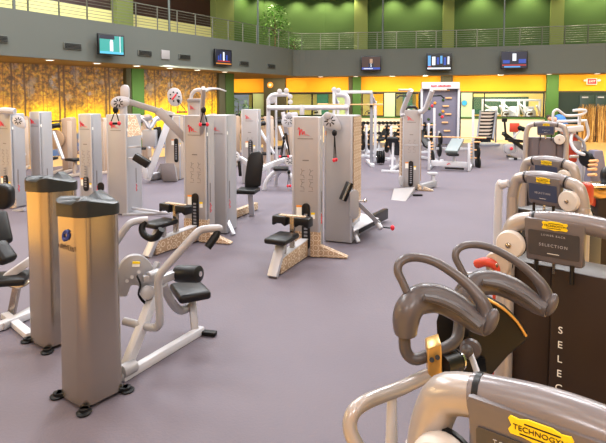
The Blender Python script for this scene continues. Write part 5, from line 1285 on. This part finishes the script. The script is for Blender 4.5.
# tall white pulley frames in the room beyond the right window
def frame_proto():
    t = thing('pulley_frame', 'proto', 'exercise machine', (0, 0, 0), 0, 'tall frames beyond the right window')
    for s_ in (-1, 1): MB().beam((s_ * .62, 0, 0), (s_ * .62, 0, 2.05), .11, .11).build('post', white_p, t, .01)
    MB().beam((-.67, 0, 2.05), (.67, 0, 2.05), .12, .12).build('top_beam', white_p, t, .01)
    MB().span((-.2, -.15, .02), (.2, .15, 1.7)).build('tower_shroud', silver_lt, t, .02)
    MB().beam((-.62, -.05, 1.85), (.1, -.5, 1.25), .09, .09).build('arm', white_p, t, .01)
    MB().beam((.62, -.05, 1.2), (.2, -.4, 1.75), .09, .09).build('arm', white_p, t, .01)
    return t
fpr = frame_proto()
for i, (px, d_, rz, lb) in enumerate(((493, 3.0, .1, 'tall white pulley frame beyond the right window, left one'), (513, 3.9, -.1, 'tall white pulley frame beyond the right window, middle one'), (529, 3.0, .1, 'tall white pulley frame beyond the right window, right one'))):
    q = back(px); q = q + V((q.x, q.y, 0)).normalized() * d_
    if i == 0: fpr.location = (q.x, q.y, -.006); fpr.rotation_euler = (0, 0, rz); fpr['label'] = lb
    else: copy_tree(fpr, (q.x, q.y, -.006), rz, lb)
# ---------------------------------------------------------------- light
def area(name, loc, size, sy, power, col=(1, 1, 1), rot=(0, 0, 0)):
    l = bpy.data.lights.new(name, 'AREA'); l.shape = 'RECTANGLE'; l.size = size; l.size_y = sy; l.energy = power; l.color = col
    o = bpy.data.objects.new(name, l); COL.objects.link(o); o.location = loc; o.rotation_euler = rot; return o
def spot(name, loc, power, ang, col, rot=(0, 0, 0), blend=.4, r=.05):
    l = bpy.data.lights.new(name, 'SPOT'); l.energy = power; l.spot_size = ang; l.spot_blend = blend; l.color = col; l.shadow_soft_size = r
    o = bpy.data.objects.new(name, l); COL.objects.link(o); o.location = loc; o.rotation_euler = rot; return o
for x in (-7.5, -2, 3.5, 9):
    for y, pw_ in ((1.5, 60), (7, 360), (12.5, 520), (18, 520)): area('ceiling_light', (x, y, 9.0), 2.2, 2.2, pw_, (.93, .965, 1))
for y in (9, 16): area('ceiling_light', (13.6, y, 9.0), 1.6, 2.2, 420, (1, .95, .85))  # extra lights added to brighten the wood floor at the right
# added fill lights high behind the camera, to brighten upright faces
for x in (-6, 0, 6): area('front_fill', (x, -6.2, 7.6), 2, 1.2, 230, (.97, .97, 1), (R(62), 0, 0))
for x in (-6, -1, 4): area('ceiling_light', (x, -2.5, 9.0), 2.2, 2.2, 60, (1, .97, .92))  # added over the unseen near wood, to feed its warm reflections
# added warm fill over the left timber floor, for orange reflections in metal
for y in (1.5, 6): area('warm_fill', (-10.5, y, 4.2), 2, 2, 480, (1, .72, .36))
# under balcony
def along(A, B, n, f, z, power, col, sx=1.0, rot=0, name='soffit_light'):
    for i in range(n):
        p = A.lerp(B, (i + .5) / n); d = (B - A).normalized(); nn = V((-d.y, d.x, 0)); nn = nn if nn.y > 0 else -nn
        a_ = math.atan2(d.y, d.x); area(name, p - nn * f + Z * z, sx, .3, power, col, (R(rot), 0, a_))
along(M0, M1, 8, 2.2, 3.26, 38, (1, .96, .78), 2.6, 52)
for o in COL.objects:
    if o.type == 'LIGHT' and o.name.startswith('soffit_light'): o.data.spread = R(110)
along(B0, B1, 3, .95, 3.26, 46, (1, .80, .5), 2.2, 18)
along(B1, B2, 5, .95, 3.26, 50, (1, .86, .6), 2.2, 18)
# beyond the windows
for px in (245, 300, 330, 375, 410): 
    q = back(px) + nB * 2.6; area('room_light', q + Z * 3.3, 1.6, 1.6, 110, (1, .95, .75))
for px in (485, 505, 530):
    q = back(px) + nB * 2.4; area('room_light', q + Z * 3.3, 1.6, 1.6, 170, (1, .95, .85))
# scallop lamps on the upper wall
for px in (242, 269, 298, 326, 348, 392, 425, 478, 525, 575, 604):
    p, d = upon(px)
    if p is None: continue
    n = V((-d.y, d.x, 0)); spot('scallop_lamp', p - n * .62 + Z * 8.15, 470, R(118), (1, .95, .58), (0, 0, 0), .75)
for px in (60, 110, 160, 200):
    p, d = upon(px); n = V((-d.y, d.x, 0)); area('gallery_lamp', p - n * 1.6 + Z * 8.6, 1, .5, 22, (1, .85, .6))
w = bpy.data.worlds.new('world'); S.world = w; w.use_nodes = True
w.node_tree.nodes['Background'].inputs[0].default_value = (.9, .9, 1, 1); w.node_tree.nodes['Background'].inputs[1].default_value = .3
